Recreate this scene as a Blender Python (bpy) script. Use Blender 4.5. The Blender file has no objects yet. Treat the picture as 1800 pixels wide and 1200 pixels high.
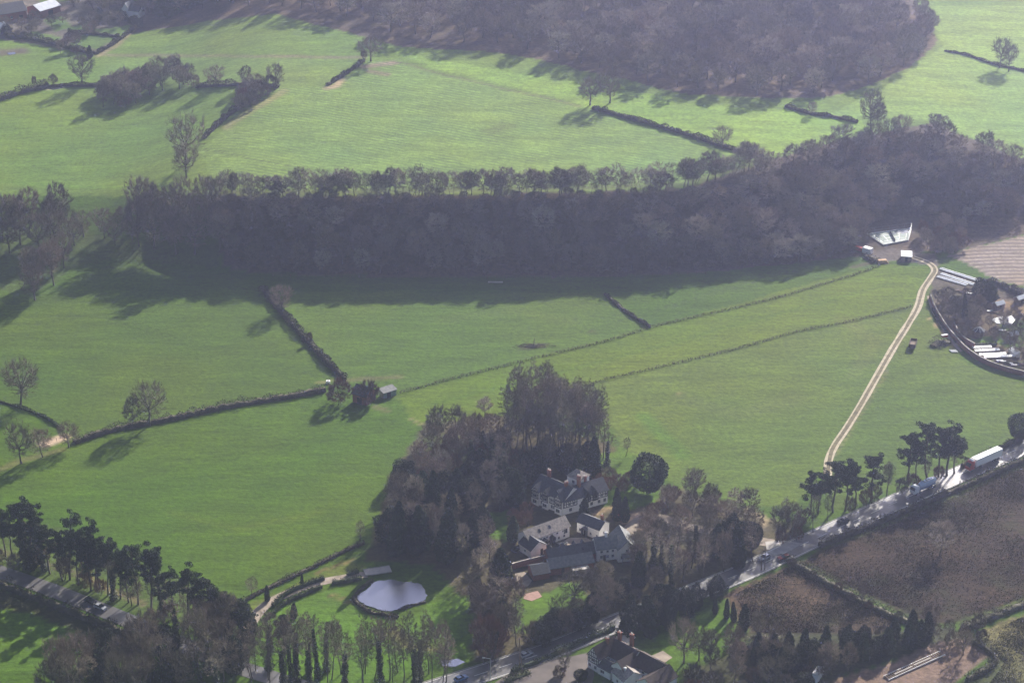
import bpy, math, random
import numpy as np
R = math.radians
sc = bpy.context.scene
COL = sc.collection
# ------------------------------------------------------------------ camera
HAZE_D, HAZE_G = 0.00021, 0.78
H, PITCH, F = 383.0, R(26.1), 4000.0
cd = bpy.data.cameras.new('camera'); cam = bpy.data.objects.new('camera', cd); COL.objects.link(cam)
cam.location = (0, 0, H); cam.rotation_euler = (R(90) - PITCH, 0, 0)
cd.lens = 80; cd.sensor_width = 36; cd.clip_start = 1; cd.clip_end = 20000
sc.camera = cam
# ------------------------------------------------------------------ sky and sun
SUN_EL, SUN_AZ = R(27.5), R(28)
w = bpy.data.worlds.new('World'); sc.world = w; w.use_nodes = True
nt = w.node_tree; nt.nodes.clear()
wo = nt.nodes.new('ShaderNodeOutputWorld'); bg = nt.nodes.new('ShaderNodeBackground')
sky = nt.nodes.new('ShaderNodeTexSky'); sky.sky_type = 'NISHITA'; sky.sun_disc = False
sky.sun_elevation = SUN_EL; sky.sun_rotation = SUN_AZ; sky.dust_density = 2.0
bg.inputs['Strength'].default_value = 0.05
nt.links.new(sky.outputs[0], bg.inputs[0]); nt.links.new(bg.outputs[0], wo.inputs[0])
sl = bpy.data.lights.new('sun', 'SUN'); so = bpy.data.objects.new('sun', sl); COL.objects.link(so)
sl.energy = 5.0; sl.angle = R(0.5); sl.color = (1.0, 0.94, 0.84)
so.rotation_euler = (R(90) - SUN_EL, 0, math.pi - SUN_AZ); so.location = (0, 0, 600)
sc.view_settings.view_transform = 'Standard'; sc.view_settings.look = 'None'
sc.view_settings.exposure = 1.25; sc.view_settings.gamma = 1.0
cy = sc.cycles
cy.max_bounces = 5; cy.diffuse_bounces = 3; cy.glossy_bounces = 2; cy.transparent_max_bounces = 6
cy.volume_bounces = 1; cy.use_adaptive_sampling = False

# ------------------------------------------------------------------ terrain
CP, SP = math.cos(PITCH), math.sin(PITCH)
def ray_z(px, py, z):
    a, b = (px - 900) / F, (600 - py) / F
    d = np.array([a, CP + b * SP, -SP + b * CP])
    return d * ((z - H) / d[2])
_foot = [(-400, 470), (-100, 470), (200, 462), (400, 480), (700, 488), (1000, 488), (1250, 478), (1480, 440), (1530, 402), (1610, 390), (1660, 410), (1800, 396), (2000, 380), (2300, 370)]
_crest = [(-400, 330, 6), (-100, 330, 6), (200, 332, 9), (380, 344, 22), (700, 342, 23), (1000, 338, 23), (1200, 330, 23), (1340, 288, 23), (1480, 248, 20), (1600, 228, 18), (1700, 255, 16), (1800, 285, 14), (2000, 300, 12), (2300, 300, 12)]
FX = np.array([ray_z(a, b, 0)[:2] for a, b in _foot]); CX = np.array([list(ray_z(a, b, c)[:2]) + [c] for a, b, c in _crest])
_xs = np.arange(-900, 900, 3.0); _k = np.hanning(23); _k /= _k.sum()
def _smooth(px_, py_): return np.convolve(np.pad(np.interp(_xs, px_, py_), 11, 'edge'), _k, 'valid')
SF, SC, SH = _smooth(FX[:, 0], FX[:, 1]), _smooth(CX[:, 0], CX[:, 1]), _smooth(CX[:, 0], CX[:, 2])
def height(x, y):
    x = np.asarray(x, float); y = np.asarray(y, float)
    yf = np.interp(x, _xs, SF); yc = np.interp(x, _xs, SC); h = np.interp(x, _xs, SH)
    t = np.clip((y - yf) / np.maximum(yc - yf, 5), 0, 1)
    s = 0.55 * t + 0.45 * t * t * (3 - 2 * t)
    z = h * s
    z = z + 0.012 * np.clip(y - yc, 0, 900) + 1.2 * np.sin(x / 95.0 + 1) * np.sin(y / 80.0) * np.clip((y - yc) / 60, 0, 1)
    und = 0.35 * np.sin(x / 37.0 + 0.4) * np.sin(y / 45.0 + 1.1)
    return z + und
def proj(x, y, z):
    d = y * CP - (z - H) * SP; u = y * SP + (z - H) * CP
    return 900 + F * x / d, 600 - F * u / d
def G(px, py):
    'the point of the ground seen at a pixel of the 1800 x 1200 photograph'
    a, b = (px - 900) / F, (600 - py) / F
    d = np.array([a, CP + b * SP, -SP + b * CP])
    t = np.linspace((60 - H) / d[2], (-4 - H) / d[2], 500)
    x, y, z = a * t, d[1] * t, H + d[2] * t
    g = height(x, y) - z
    i = int(np.argmax(g > 0))
    if i == 0: i = 499
    k = g[i - 1] / (g[i - 1] - g[i] + 1e-9)
    tt = t[i - 1] + (t[i] - t[i - 1]) * k
    return np.array([a * tt, d[1] * tt, float(height(a * tt, d[1] * tt))])
def scale_at(P):
    'pixels per metre (of the 1800 px photograph) for upright and level sizes at P'
    d = P[1] * CP - (P[2] - H) * SP
    return F / d
def up_px(P):
    return scale_at(P) * math.cos(math.atan2(H - P[2], P[1]))
def inpoly(px, py, poly):
    px = np.asarray(px); py = np.asarray(py); c = np.zeros(px.shape, bool)
    n = len(poly)
    for i in range(n):
        x1, y1 = poly[i]; x2, y2 = poly[(i + 1) % n]
        if y1 == y2: continue
        c ^= ((y1 > py) != (y2 > py)) & (px < (x2 - x1) * (py - y1) / (y2 - y1) + x1)
    return c

# ------------------------------------------------------------------ helpers
def tag(o, label=None, cat=None, group=None, kind=None):
    if label: o['label'] = label
    if cat: o['category'] = cat
    if group: o['group'] = group
    if kind: o['kind'] = kind
    return o
def mesh_np(name, V, Fc, mats, mi=None, smooth=False):
    'V (n,3); Fc (m,k) with k = 3 or 4'
    V = np.asarray(V, np.float32); Fc = np.asarray(Fc, np.int32)
    me = bpy.data.meshes.new(name); m, k = Fc.shape
    me.vertices.add(len(V)); me.vertices.foreach_set('co', V.ravel())
    me.loops.add(m * k); me.loops.foreach_set('vertex_index', Fc.ravel())
    me.polygons.add(m); me.polygons.foreach_set('loop_start', np.arange(0, m * k, k, dtype=np.int32))
    me.polygons.foreach_set('loop_total', np.full(m, k, np.int32))
    for q in (mats if isinstance(mats, (list, tuple)) else [mats]): me.materials.append(q)
    if mi is not None: me.polygons.foreach_set('material_index', np.asarray(mi, np.int32))
    if smooth: me.polygons.foreach_set('use_smooth', np.ones(m, bool))
    me.update(calc_edges=True)
    return me
def link(name, me, parent=None, loc=None, rotz=0, scale=None):
    o = bpy.data.objects.new(name, me); COL.objects.link(o)
    if parent: o.parent = parent
    if loc is not None: o.location = loc
    if rotz: o.rotation_euler = (0, 0, rotz)
    if scale is not None: o.scale = scale
    return o
def empty(name, loc, rotz=0, label=None, cat=None, group=None):
    o = bpy.data.objects.new(name, None); COL.objects.link(o); o.location = loc; o.rotation_euler = (0, 0, rotz)
    o.empty_display_size = 0.5
    return tag(o, label, cat, group)
class MB:
    'collects polygons and links them as one mesh object'
    def __init__(s): s.v = []; s.f = []; s.m = []; s.cur = 0
    def poly(s, pts, m=None):
        n = len(s.v); s.v += [tuple(p) for p in pts]; s.f.append(tuple(range(n, n + len(pts)))); s.m.append(s.cur if m is None else m)
    def box(s, x0, x1, y0, y1, z0, z1, m=None):
        n = len(s.v)
        s.v += [(x0, y0, z0), (x1, y0, z0), (x1, y1, z0), (x0, y1, z0), (x0, y0, z1), (x1, y0, z1), (x1, y1, z1), (x0, y1, z1)]
        for q in ((0, 3, 2, 1), (4, 5, 6, 7), (0, 1, 5, 4), (1, 2, 6, 5), (2, 3, 7, 6), (3, 0, 4, 7)):
            s.f.append(tuple(n + i for i in q)); s.m.append(s.cur if m is None else m)
    def prism(s, pts, off, m=None):
        'closed outline pts (3d) swept by vector off'
        n = len(s.v); k = len(pts); off = np.asarray(off, float)
        s.v += [tuple(p) for p in pts] + [tuple(np.asarray(p, float) + off) for p in pts]
        mm = s.cur if m is None else m
        s.f.append(tuple(range(n + k - 1, n - 1, -1))); s.m.append(mm)
        s.f.append(tuple(range(n + k, n + 2 * k))); s.m.append(mm)
        for i in range(k):
            j = (i + 1) % k; s.f.append((n + i, n + j, n + k + j, n + k + i)); s.m.append(mm)
    def tube(s, p, q, r0, r1=None, n=8, m=None):
        r1 = r0 if r1 is None else r1
        p = np.asarray(p, float); q = np.asarray(q, float); d = q - p; L = np.linalg.norm(d); d = d / L
        a = np.cross(d, (0, 0, 1)) if abs(d[2]) < .9 else np.cross(d, (1, 0, 0)); a /= np.linalg.norm(a); b = np.cross(d, a)
        k = len(s.v)
        for c, r in ((p, r0), (q, r1)):
            for i in range(n):
                t = 2 * math.pi * i / n; s.v.append(tuple(c + r * (math.cos(t) * a + math.sin(t) * b)))
        mm = s.cur if m is None else m
        for i in range(n):
            j = (i + 1) % n; s.f.append((k + i, k + j, k + n + j, k + n + i)); s.m.append(mm)
        s.f.append(tuple(range(k + n - 1, k - 1, -1))); s.m.append(mm); s.f.append(tuple(range(k + n, k + 2 * n))); s.m.append(mm)
    def mesh(s, name, mats):
        me = bpy.data.meshes.new(name); me.from_pydata([tuple(map(float, v)) for v in s.v], [], s.f)
        for q in (mats if isinstance(mats, (list, tuple)) else [mats]): me.materials.append(q)
        me.polygons.foreach_set('material_index', s.m); me.update(); return me
    def build(s, name, mats, parent=None, loc=None, rotz=0, bevel=0):
        o = link(name, s.mesh(name, mats), parent, loc, rotz)
        if bevel:
            b = o.modifiers.new('bevel', 'BEVEL'); b.width = bevel; b.segments = 2; b.limit_method = 'ANGLE'
        return o

# ------------------------------------------------------------------ materials
def mat(name, col, rough=0.8, var=0.25, nscale=1.5, metal=0.0, bump=0.0, rnd=0.0, col2=None, spec=0.3, big=0.0):
    m = bpy.data.materials.new(name); m.use_nodes = True; n = m.node_tree.nodes; l = m.node_tree.links
    p = n['Principled BSDF']; p.inputs['Roughness'].default_value = rough; p.inputs['Metallic'].default_value = metal
    p.inputs['Specular IOR Level'].default_value = spec
    tc = n.new('ShaderNodeTexCoord'); nz = n.new('ShaderNodeTexNoise'); nz.inputs['Scale'].default_value = nscale; nz.inputs['Detail'].default_value = 5
    l.new(tc.outputs['Object'], nz.inputs['Vector'])
    mr = n.new('ShaderNodeMapRange'); mr.inputs['From Min'].default_value = .3; mr.inputs['From Max'].default_value = .7
    l.new(nz.outputs[0], mr.inputs[0])
    mx = n.new('ShaderNodeMix'); mx.data_type = 'RGBA'
    c = np.array(col); c2 = np.array(col2) if col2 is not None else c * (1 + var)
    mx.inputs[6].default_value = (*(c if col2 is not None else c * (1 - var)), 1); mx.inputs[7].default_value = (*np.clip(c2, 0, 1), 1)
    l.new(mr.outputs[0], mx.inputs[0]); out = mx.outputs[2]
    if rnd:
        oi = n.new('ShaderNodeObjectInfo'); r2 = n.new('ShaderNodeMapRange'); r2.inputs['To Min'].default_value = 1 - rnd; r2.inputs['To Max'].default_value = 1 + rnd
        l.new(oi.outputs['Random'], r2.inputs[0])
        hs = n.new('ShaderNodeHueSaturation'); l.new(r2.outputs[0], hs.inputs['Value']); l.new(out, hs.inputs['Color'])
        ms = n.new('ShaderNodeMath'); ms.operation = 'MULTIPLY_ADD'; ms.inputs[1].default_value = 0.05; ms.inputs[2].default_value = 0.475
        wn = n.new('ShaderNodeTexWhiteNoise'); wn.noise_dimensions = '1D'; l.new(oi.outputs['Random'], wn.inputs['W']); l.new(wn.outputs[0], ms.inputs[0]); l.new(ms.outputs[0], hs.inputs['Hue'])
        out = hs.outputs[0]
    l.new(out, p.inputs['Base Color'])
    if bump:
        b = n.new('ShaderNodeBump'); b.inputs['Strength'].default_value = .6; b.inputs['Distance'].default_value = bump
        l.new(nz.outputs[0], b.inputs['Height']); l.new(b.outputs[0], p.inputs['Normal'])
    return m
M = {}
M['bark'] = mat('bark', (.12, .10, .085), .9, .35, 2, rnd=.35)
M['twig'] = mat('twig', (.185, .15, .115), .85, .3, .35, rnd=.45)
M['twig_pale'] = mat('pale_twig', (.28, .24, .2), .85, .25, .35, rnd=.35)
M['twig_red'] = mat('russet_twig', (.16, .09, .06), .85, .3, .4, rnd=.25)
M['pine_leaf'] = mat('pine_foliage', (.03, .042, .02), .8, .45, .6, rnd=.3)
M['yew_leaf'] = mat('yew_foliage', (.018, .027, .013), .8, .45, .6, rnd=.3)
M['fir_leaf'] = mat('conifer_foliage', (.028, .046, .018), .8, .45, .5, rnd=.3)
M['ivy_leaf'] = mat('ivy_foliage', (.04, .06, .02), .6, .5, .8, rnd=.3)
M['blossom'] = mat('blossom', (.72, .58, .58), .8, .15, 1)
M['hedge_leaf'] = mat('hedge_twigs', (.07, .062, .04), .9, .5, .5, rnd=.2)
M['hedge_green'] = mat('hedge_foliage', (.04, .055, .02), .85, .45, .5, rnd=.2)
M['rough_grass'] = mat('rough_grass', (.17, .15, .085), .9, .45, .6)
M['white_wall'] = mat('whitewashed_wall', (.86, .84, .80), .85, .07, .8)
M['black_timber'] = mat('black_timber', (.018, .017, .017), .7, .3, 2)
M['slate'] = mat('slate_roof', (.06, .062, .072), .6, .35, 1.6, bump=.03)
M['stone_roof'] = mat('stone_tile_roof', (.27, .235, .21), .8, .4, 1.4, bump=.04)
M['grey_roof'] = mat('grey_tile_roof', (.16, .165, .165), .7, .3, 1.2, bump=.03)
M['tile_roof'] = mat('brown_tile_roof', (.055, .038, .034), .8, .4, 1.5, bump=.04)
M['brick'] = mat('red_brick', (.28, .12, .085), .9, .3, 3)
M['concrete'] = mat('pale_concrete', (.42, .39, .36), .85, .2, .5)
M['glass'] = mat('window_glass', (.03, .035, .045), .08, .2, 1, spec=.6)
M['frame_white'] = mat('white_frame', (.75, .75, .73), .5, .05, 1)
M['metal_roof'] = mat('pale_metal_roof', (.62, .64, .66), .35, .12, .5, metal=.3)
M['green_metal'] = mat('green_metal', (.16, .24, .23), .4, .2, .6, metal=.2)
M['asphalt'] = mat('asphalt', (.085, .08, .08), .42, .3, .4, spec=.9, bump=.01)
M['gravel'] = mat('gravel', (.28, .23, .18), .95, .3, .35, bump=.03)
M['dirt'] = mat('dirt_track', (.42, .36, .26), .95, .25, .6, bump=.04)
M['paint'] = mat('road_paint', (.7, .7, .67), .6, .1, 1)
M['kerb'] = mat('kerb_stone', (.3, .29, .27), .9, .2, 1)
M['water'] = mat('pond_water', (.30, .31, .37), .26, .02, .1, metal=1.0)
M['truck_white'] = mat('white_panel', (.82, .82, .82), .35, .03, .3, spec=.5)
M['truck_red'] = mat('red_paint', (.45, .04, .02), .35, .1, .5, spec=.5)
M['blue_paint'] = mat('blue_paint', (.12, .22, .42), .3, .1, .5, spec=.5)
M['dark_paint'] = mat('dark_paint', (.02, .022, .03), .15, .2, .5, spec=.7)
M['silver_paint'] = mat('silver_paint', (.45, .47, .5), .25, .1, .5, metal=.4)
M['tyre'] = mat('tyre_rubber', (.015, .015, .015), .85, .2, 3)
M['wood'] = mat('weathered_wood', (.2, .15, .11), .9, .3, 2)
M['glasshouse'] = mat('white_sheet_and_glint', (.85, .87, .88), .38, .06, .5, spec=.8)  # on glass roofs the near-white base colour paints in the sun glint
M['court'] = mat('court_surface', (.22, .27, .24), .4, .15, .12, metal=.2)
M['rust'] = mat('rusty_steel', (.11, .06, .045), .8, .4, 1.5)
M['red_item'] = M['truck_red']

def ground_material():
    m = bpy.data.materials.new('field_ground'); m.use_nodes = True; n = m.node_tree.nodes; l = m.node_tree.links
    p = n['Principled BSDF']; p.inputs['Roughness'].default_value = .95; p.inputs['Specular IOR Level'].default_value = .15
    at = n.new('ShaderNodeAttribute'); at.attribute_name = 'cover'
    a2 = n.new('ShaderNodeAttribute'); a2.attribute_name = 'detail'   # r: heath, g: drilled rows, b: bare soil
    sp = n.new('ShaderNodeSeparateColor'); l.new(a2.outputs['Color'], sp.inputs[0])
    tc = n.new('ShaderNodeTexCoord')
    def noise(s, det=4, rough=.6, sc3=(1, 1, 1), rot=0):
        mp = n.new('ShaderNodeMapping'); mp.inputs['Scale'].default_value = sc3; mp.inputs['Rotation'].default_value = (0, 0, rot)
        l.new(tc.outputs['Object'], mp.inputs[0])
        z = n.new('ShaderNodeTexNoise'); z.inputs['Scale'].default_value = s; z.inputs['Detail'].default_value = det; z.inputs['Roughness'].default_value = rough
        l.new(mp.outputs[0], z.inputs['Vector']); return z.outputs[0]
    def mrange(x, a, b, c, d):
        r = n.new('ShaderNodeMapRange'); r.inputs[1].default_value = a; r.inputs[2].default_value = b; r.inputs[3].default_value = c; r.inputs[4].default_value = d
        l.new(x, r.inputs[0]); return r.outputs[0]
    def mul(a, b):
        q = n.new('ShaderNodeMath'); q.operation = 'MULTIPLY'; l.new(a, q.inputs[0])
        if isinstance(b, (int, float)): q.inputs[1].default_value = b
        else: l.new(b, q.inputs[1])
        return q.outputs[0]
    def mixc(f, a, b, blend='MIX'):
        q = n.new('ShaderNodeMix'); q.data_type = 'RGBA'; q.blend_type = blend
        if isinstance(f, (int, float)): q.inputs[0].default_value = f
        else: l.new(f, q.inputs[0])
        for s_, v in ((6, a), (7, b)):
            if isinstance(v, tuple): q.inputs[s_].default_value = v
            else: l.new(v, q.inputs[s_])
        return q.outputs[2]
    big = noise(.011, 3, .55); mid = noise(.05, 4, .6, (1, 2.2, 1), R(-25)); sm = noise(.55, 5, .7); streak = noise(.16, 4, .65, (.25, 1.5, 1), R(24))
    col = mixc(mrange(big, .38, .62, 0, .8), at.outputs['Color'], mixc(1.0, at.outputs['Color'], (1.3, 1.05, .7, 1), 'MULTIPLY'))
    v = mul(mul(mrange(mid, .3, .7, .84, 1.16), mrange(sm, .28, .72, .6, 1.42)), mrange(streak, .3, .7, .8, 1.2))
    hs = n.new('ShaderNodeHueSaturation'); l.new(col, hs.inputs['Color']); l.new(v, hs.inputs['Value'])
    col = hs.outputs[0]
    # pale tussocks
    tu = mrange(noise(.9, 3, .8), .6, .75, 0, .35); col = mixc(tu, col, mixc(.4, col, (.15, .16, .04, 1)))
    # drilled rows
    wv = n.new('ShaderNodeTexWave'); wv.wave_type = 'BANDS'; wv.bands_direction = 'Y'; wv.inputs['Scale'].default_value = ROW_S; wv.inputs['Distortion'].default_value = 2.4; wv.inputs['Detail'].default_value = 3
    wv.inputs['Detail Scale'].default_value = .6
    mp = n.new('ShaderNodeMapping'); mp.inputs['Rotation'].default_value = (0, 0, ROW_A); l.new(tc.outputs['Object'], mp.inputs[0]); l.new(mp.outputs[0], wv.inputs['Vector'])
    rw = mul(mul(mrange(wv.outputs[0], .45, .9, 0, 1), mrange(noise(.045, 4, .6), .38, .6, .1, 1)), sp.outputs[1])
    col = mixc(mul(rw, .6), col, (.055, .095, .03, 1))
    # heath: strongly mottled
    h1 = mrange(noise(.8, 6, .85), .38, .62, .3, 2.0); hs2 = n.new('ShaderNodeHueSaturation'); l.new(col, hs2.inputs['Color']); l.new(h1, hs2.inputs['Value'])
    gr = mixc(mrange(noise(.06, 5, .7), .5, .68, 0, .65), hs2.outputs[0], (.036, .046, .012, 1))
    gr = mixc(mrange(noise(1.3, 3, .7), .62, .72, 0, .6), gr, (.06, .043, .028, 1))
    col = mixc(sp.outputs[0], col, gr)
    # ploughed / stubble lines
    w2 = n.new('ShaderNodeTexWave'); w2.wave_type = 'RINGS'; w2.inputs['Scale'].default_value = .09; w2.inputs['Distortion'].default_value = 1.2; w2.inputs['Detail'].default_value = 3; w2.rings_direction = 'Z'
    m2 = n.new('ShaderNodeMapping'); m2.inputs['Location'].default_value = (-STUB[0], -STUB[1], 0); l.new(tc.outputs['Object'], m2.inputs[0]); l.new(m2.outputs[0], w2.inputs['Vector'])
    col = mixc(mul(mul(mrange(w2.outputs[0], .2, .8, 0, 1), .75), sp.outputs[2]), col, (.13, .10, .09, 1))
    l.new(col, p.inputs['Base Color'])
    bm = n.new('ShaderNodeBump'); bm.inputs['Strength'].default_value = .55; bm.inputs['Distance'].default_value = .5
    l.new(sm, bm.inputs['Height'])
    b2 = n.new('ShaderNodeBump'); b2.inputs['Strength'].default_value = .5; b2.inputs['Distance'].default_value = .5; l.new(streak, b2.inputs['Height']); l.new(bm.outputs[0], b2.inputs['Normal'])
    l.new(b2.outputs[0], p.inputs['Normal'])
    return m
_a, _b = G(700, 180), G(1150, 262)
ROW_A = -math.atan2(_b[1] - _a[1], _b[0] - _a[0]); ROW_S = .115
STUB = G(1860, 640)
M['ground'] = ground_material()

# ------------------------------------------------------------------ ground sheet
def axis(lo, hi, step, far):
    core = np.arange(lo, hi + step, step); g = [hi + step]; s = step
    while g[-1] < far: s *= 1.35; g.append(g[-1] + s)
    k = [lo - step]; s = step
    while k[-1] > -far: s *= 1.35; k.append(k[-1] - s)
    return np.array(k[::-1] + list(core) + g)
gx = axis(-330, 330, 1.7, 3000); gy = axis(500, 1330, 1.9, 4500); gy = gy[gy > -1500]
XX, YY = np.meshgrid(gx, gy); ZZ = height(XX, YY)
yfar = np.clip((YY - 1400) / 1500, 0, 1); ZZ = ZZ + 25 * yfar * yfar
PX, PY = proj(XX, YY, ZZ)
rs = np.random.RandomState(5)
def wob(X, Y, s):
    o = 0
    for k in range(6):
        a = rs.uniform(0, 6.28); f = rs.uniform(.5, 1.6) / s; o = o + np.sin(X * math.cos(a) * f + Y * math.sin(a) * f + rs.uniform(0, 6))
    return o / 2.4
QX = PX + wob(XX, YY, 3.5) * 1.6; QY = PY + wob(XX, YY, 3.5) * .8
BEHIND = YY < 80
G1 = (.046, .098, .004); G2 = (.052, .106, .003); G3 = (.06, .105, .01); G4 = (.11, .185, .04)
cover = np.zeros(XX.shape + (3,)); cover[:] = G1
detail = np.zeros(XX.shape + (3,))
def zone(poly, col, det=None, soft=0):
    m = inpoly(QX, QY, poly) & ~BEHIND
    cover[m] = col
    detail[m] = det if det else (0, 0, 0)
def strip(pts, wpx, col, det=None, amount=1.0):
    'a worn or grassy strip along a line of photo points'
    dm = np.full(XX.shape, 1e9)
    for (x1, y1), (x2, y2) in zip(pts[:-1], pts[1:]):
        dx, dy = x2 - x1, (y2 - y1) * 2.2; L2 = dx * dx + dy * dy + 1e-9
        t = np.clip(((QX - x1) * dx + (QY - y1) * 2.2 * dy) / L2, 0, 1)
        dm = np.minimum(dm, np.hypot(QX - x1 - t * dx, (QY - y1) * 2.2 - t * dy))
    f = np.clip(1.5 - dm / wpx, 0, 1)[..., None] * amount
    f[BEHIND] = 0
    cover[:] = cover * (1 - f) + np.array(col) * f
    if det: detail[:] = detail * (1 - f) + np.array(det) * f
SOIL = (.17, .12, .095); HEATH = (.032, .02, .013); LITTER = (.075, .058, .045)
# far fields
zone([(-300, 345), (375, 345), (1000, 340), (1350, 280), (1480, 245), (1640, 215), (1850, 290), (2200, 290), (2200, -300), (-300, -300)], G4)
zone([(470, 155), (600, 150), (650, 105), (760, 125), (1020, 185), (1190, 235), (1345, 280), (1200, 330), (1000, 340), (380, 335), (350, 265)], (.135, .23, .075), (0, 1, 0))
zone([(180, 95), (640, 105), (600, 152), (480, 152), (390, 150), (180, 140)], (.125, .205, .06), (0, .35, 0))
zone([(690, 92), (1130, 165), (1300, 190), (1500, 200), (1530, 225), (1345, 278), (1190, 232), (1020, 182), (760, 120)], (.16, .27, .06))
zone([(1460, 200), (1560, 150), (1660, 80), (1620, 20), (1640, 10), (2200, 10), (2200, 300), (1800, 280), (1640, 215)], (.15, .25, .075))
zone([(-300, 165), (60, 160), (180, 155), (400, 152), (480, 155), (350, 265), (325, 320), (-300, 330)], (.10, .175, .035))
# wooded scarp floor and upper wood floor
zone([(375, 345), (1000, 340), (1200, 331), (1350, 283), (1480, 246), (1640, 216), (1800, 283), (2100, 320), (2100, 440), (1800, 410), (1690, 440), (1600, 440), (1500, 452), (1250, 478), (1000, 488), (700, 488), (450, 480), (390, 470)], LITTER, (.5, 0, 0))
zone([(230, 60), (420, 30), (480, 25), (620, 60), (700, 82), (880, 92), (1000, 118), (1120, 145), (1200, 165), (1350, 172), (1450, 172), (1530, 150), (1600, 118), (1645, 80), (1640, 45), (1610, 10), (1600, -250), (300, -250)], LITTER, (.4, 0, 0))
zone([(1270, -2), (1330, -4), (1330, -40), (1250, -40)], G4)
# left tree belt
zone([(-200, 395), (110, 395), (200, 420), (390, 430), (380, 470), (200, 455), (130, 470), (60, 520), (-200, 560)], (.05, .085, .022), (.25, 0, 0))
# near fields
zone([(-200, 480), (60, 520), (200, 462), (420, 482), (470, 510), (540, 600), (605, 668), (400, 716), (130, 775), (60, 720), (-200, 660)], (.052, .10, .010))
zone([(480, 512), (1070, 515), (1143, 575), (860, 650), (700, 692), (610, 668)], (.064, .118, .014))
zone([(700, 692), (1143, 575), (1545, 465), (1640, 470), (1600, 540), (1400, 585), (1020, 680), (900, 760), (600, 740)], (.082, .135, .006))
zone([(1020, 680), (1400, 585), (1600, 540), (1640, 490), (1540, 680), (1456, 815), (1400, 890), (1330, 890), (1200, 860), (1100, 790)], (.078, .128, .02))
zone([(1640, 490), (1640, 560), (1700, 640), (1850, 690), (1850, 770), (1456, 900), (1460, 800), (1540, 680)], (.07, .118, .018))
zone([(-100, 830), (200, 755), (570, 690), (700, 700), (740, 760), (690, 880), (630, 960), (430, 1060), (300, 1000), (100, 900), (-100, 880)], G2)
# lower left verge and field
zone([(-100, 1000), (250, 1090), (100, 1180), (-100, 1180)], (.06, .125, .012))
zone([(-100, 900), (100, 925), (300, 1010), (440, 1060), (430, 1130), (250, 1080), (-100, 985)], (.055, .09, .02), (.35, 0, 0))
# wood floors round the manor
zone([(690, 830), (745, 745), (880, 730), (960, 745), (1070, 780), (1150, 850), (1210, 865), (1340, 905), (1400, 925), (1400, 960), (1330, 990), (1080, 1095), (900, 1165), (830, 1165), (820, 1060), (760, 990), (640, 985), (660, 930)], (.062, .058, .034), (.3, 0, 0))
LAWN = (.062, .13, .008)
zone([(1040, 800), (1100, 790), (1165, 870), (1150, 885), (1100, 900), (1060, 890), (1070, 850)], LAWN)
zone([(850, 905), (905, 895), (890, 950), (855, 945)], LAWN)
zone([(905, 1045), (940, 1050), (1010, 1020), (1050, 1065), (1000, 1090), (950, 1110), (908, 1110)], LAWN)
zone([(740, 770), (800, 760), (870, 800), (850, 820), (760, 800)], (.06, .08, .03), (.2, 0, 0))
zone([(440, 1100), (500, 1060), (600, 1030), (640, 1075), (700, 1095), (760, 1060), (830, 1045), (830, 1130), (815, 1165), (600, 1210), (440, 1210)], (.062, .14, .012))
zone([(440, 1060), (620, 985), (650, 1000), (560, 1020), (480, 1055), (440, 1095)], (.085, .125, .03))
zone([(1150, 1095), (1230, 1075), (1290, 1090), (1320, 1120), (1240, 1160), (1180, 1165)], LAWN)
zone([(1170, 1125), (1190, 1118), (1205, 1130), (1185, 1150)], LAWN)
# brown fields
zone([(1400, 990), (1500, 930), (1650, 870), (1850, 790), (1850, 1050), (1690, 1100), (1610, 1090), (1440, 1010)], HEATH, (1, 0, 0))
zone([(1270, 1045), (1390, 992), (1430, 1015), (1590, 1092), (1540, 1115), (1320, 1120)], (.05, .034, .022), (1, 0, 0))
zone([(1715, 1110), (1850, 1060), (1850, 1260), (1730, 1260), (1760, 1165)], (.10, .095, .04), (.8, 0, 0))
zone([(1300, 1112), (1540, 1116), (1620, 1096), (1700, 1108), (1650, 1135), (1560, 1162), (1480, 1185), (1400, 1260), (1180, 1260), (1200, 1180), (1285, 1150), (1330, 1135)], (.04, .045, .02), (.6, 0, 0))
zone([(1600, 1260), (1700, 1195), (1740, 1160), (1700, 1120), (1720, 1110), (1765, 1160), (1735, 1260)], (.05, .06, .022), (.5, 0, 0))
zone([(-100, 1008), (0, 1030), (230, 1115), (240, 1150), (60, 1080), (-100, 1045)], (.035, .04, .015), (.5, 0, 0))
strip([(1420, 992), (1480, 1030), (1600, 1085)], 6, (.05, .075, .02)); strip([(1680, 1095), (1740, 1075), (1850, 1035)], 6, (.05, .075, .02))
strip([(1440, 965), (1520, 935), (1640, 885), (1800, 815)], 7, (.06, .085, .025), (.3, 0, 0))
zone([(1460, 1260), (1470, 1190), (1500, 1180), (1560, 1165), (1640, 1130), (1700, 1120), (1740, 1150), (1600, 1260)], SOIL, (.15, 0, 0))
# right: stubble, walled garden
zone([(1670, 450), (1720, 432), (1850, 400), (2000, 420), (2000, 560), (1850, 515), (1760, 495)], (.27, .23, .19), (0, 0, 1))
zone([(1640, 470), (1760, 498), (1850, 520), (1850, 660), (1760, 640), (1700, 612), (1660, 570), (1636, 525)], (.07, .06, .045), (.6, 0, 0))
zone([(1700, 595), (1740, 590), (1745, 602), (1708, 604)], LAWN); zone([(1765, 560), (1850, 565), (1850, 600), (1775, 612), (1750, 602)], (.06, .12, .02), (.2, 0, 0))
# yard by the court
zone([(1500, 440), (1560, 436), (1640, 445), (1650, 470), (1600, 462), (1540, 458)], (.10, .09, .085))
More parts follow.
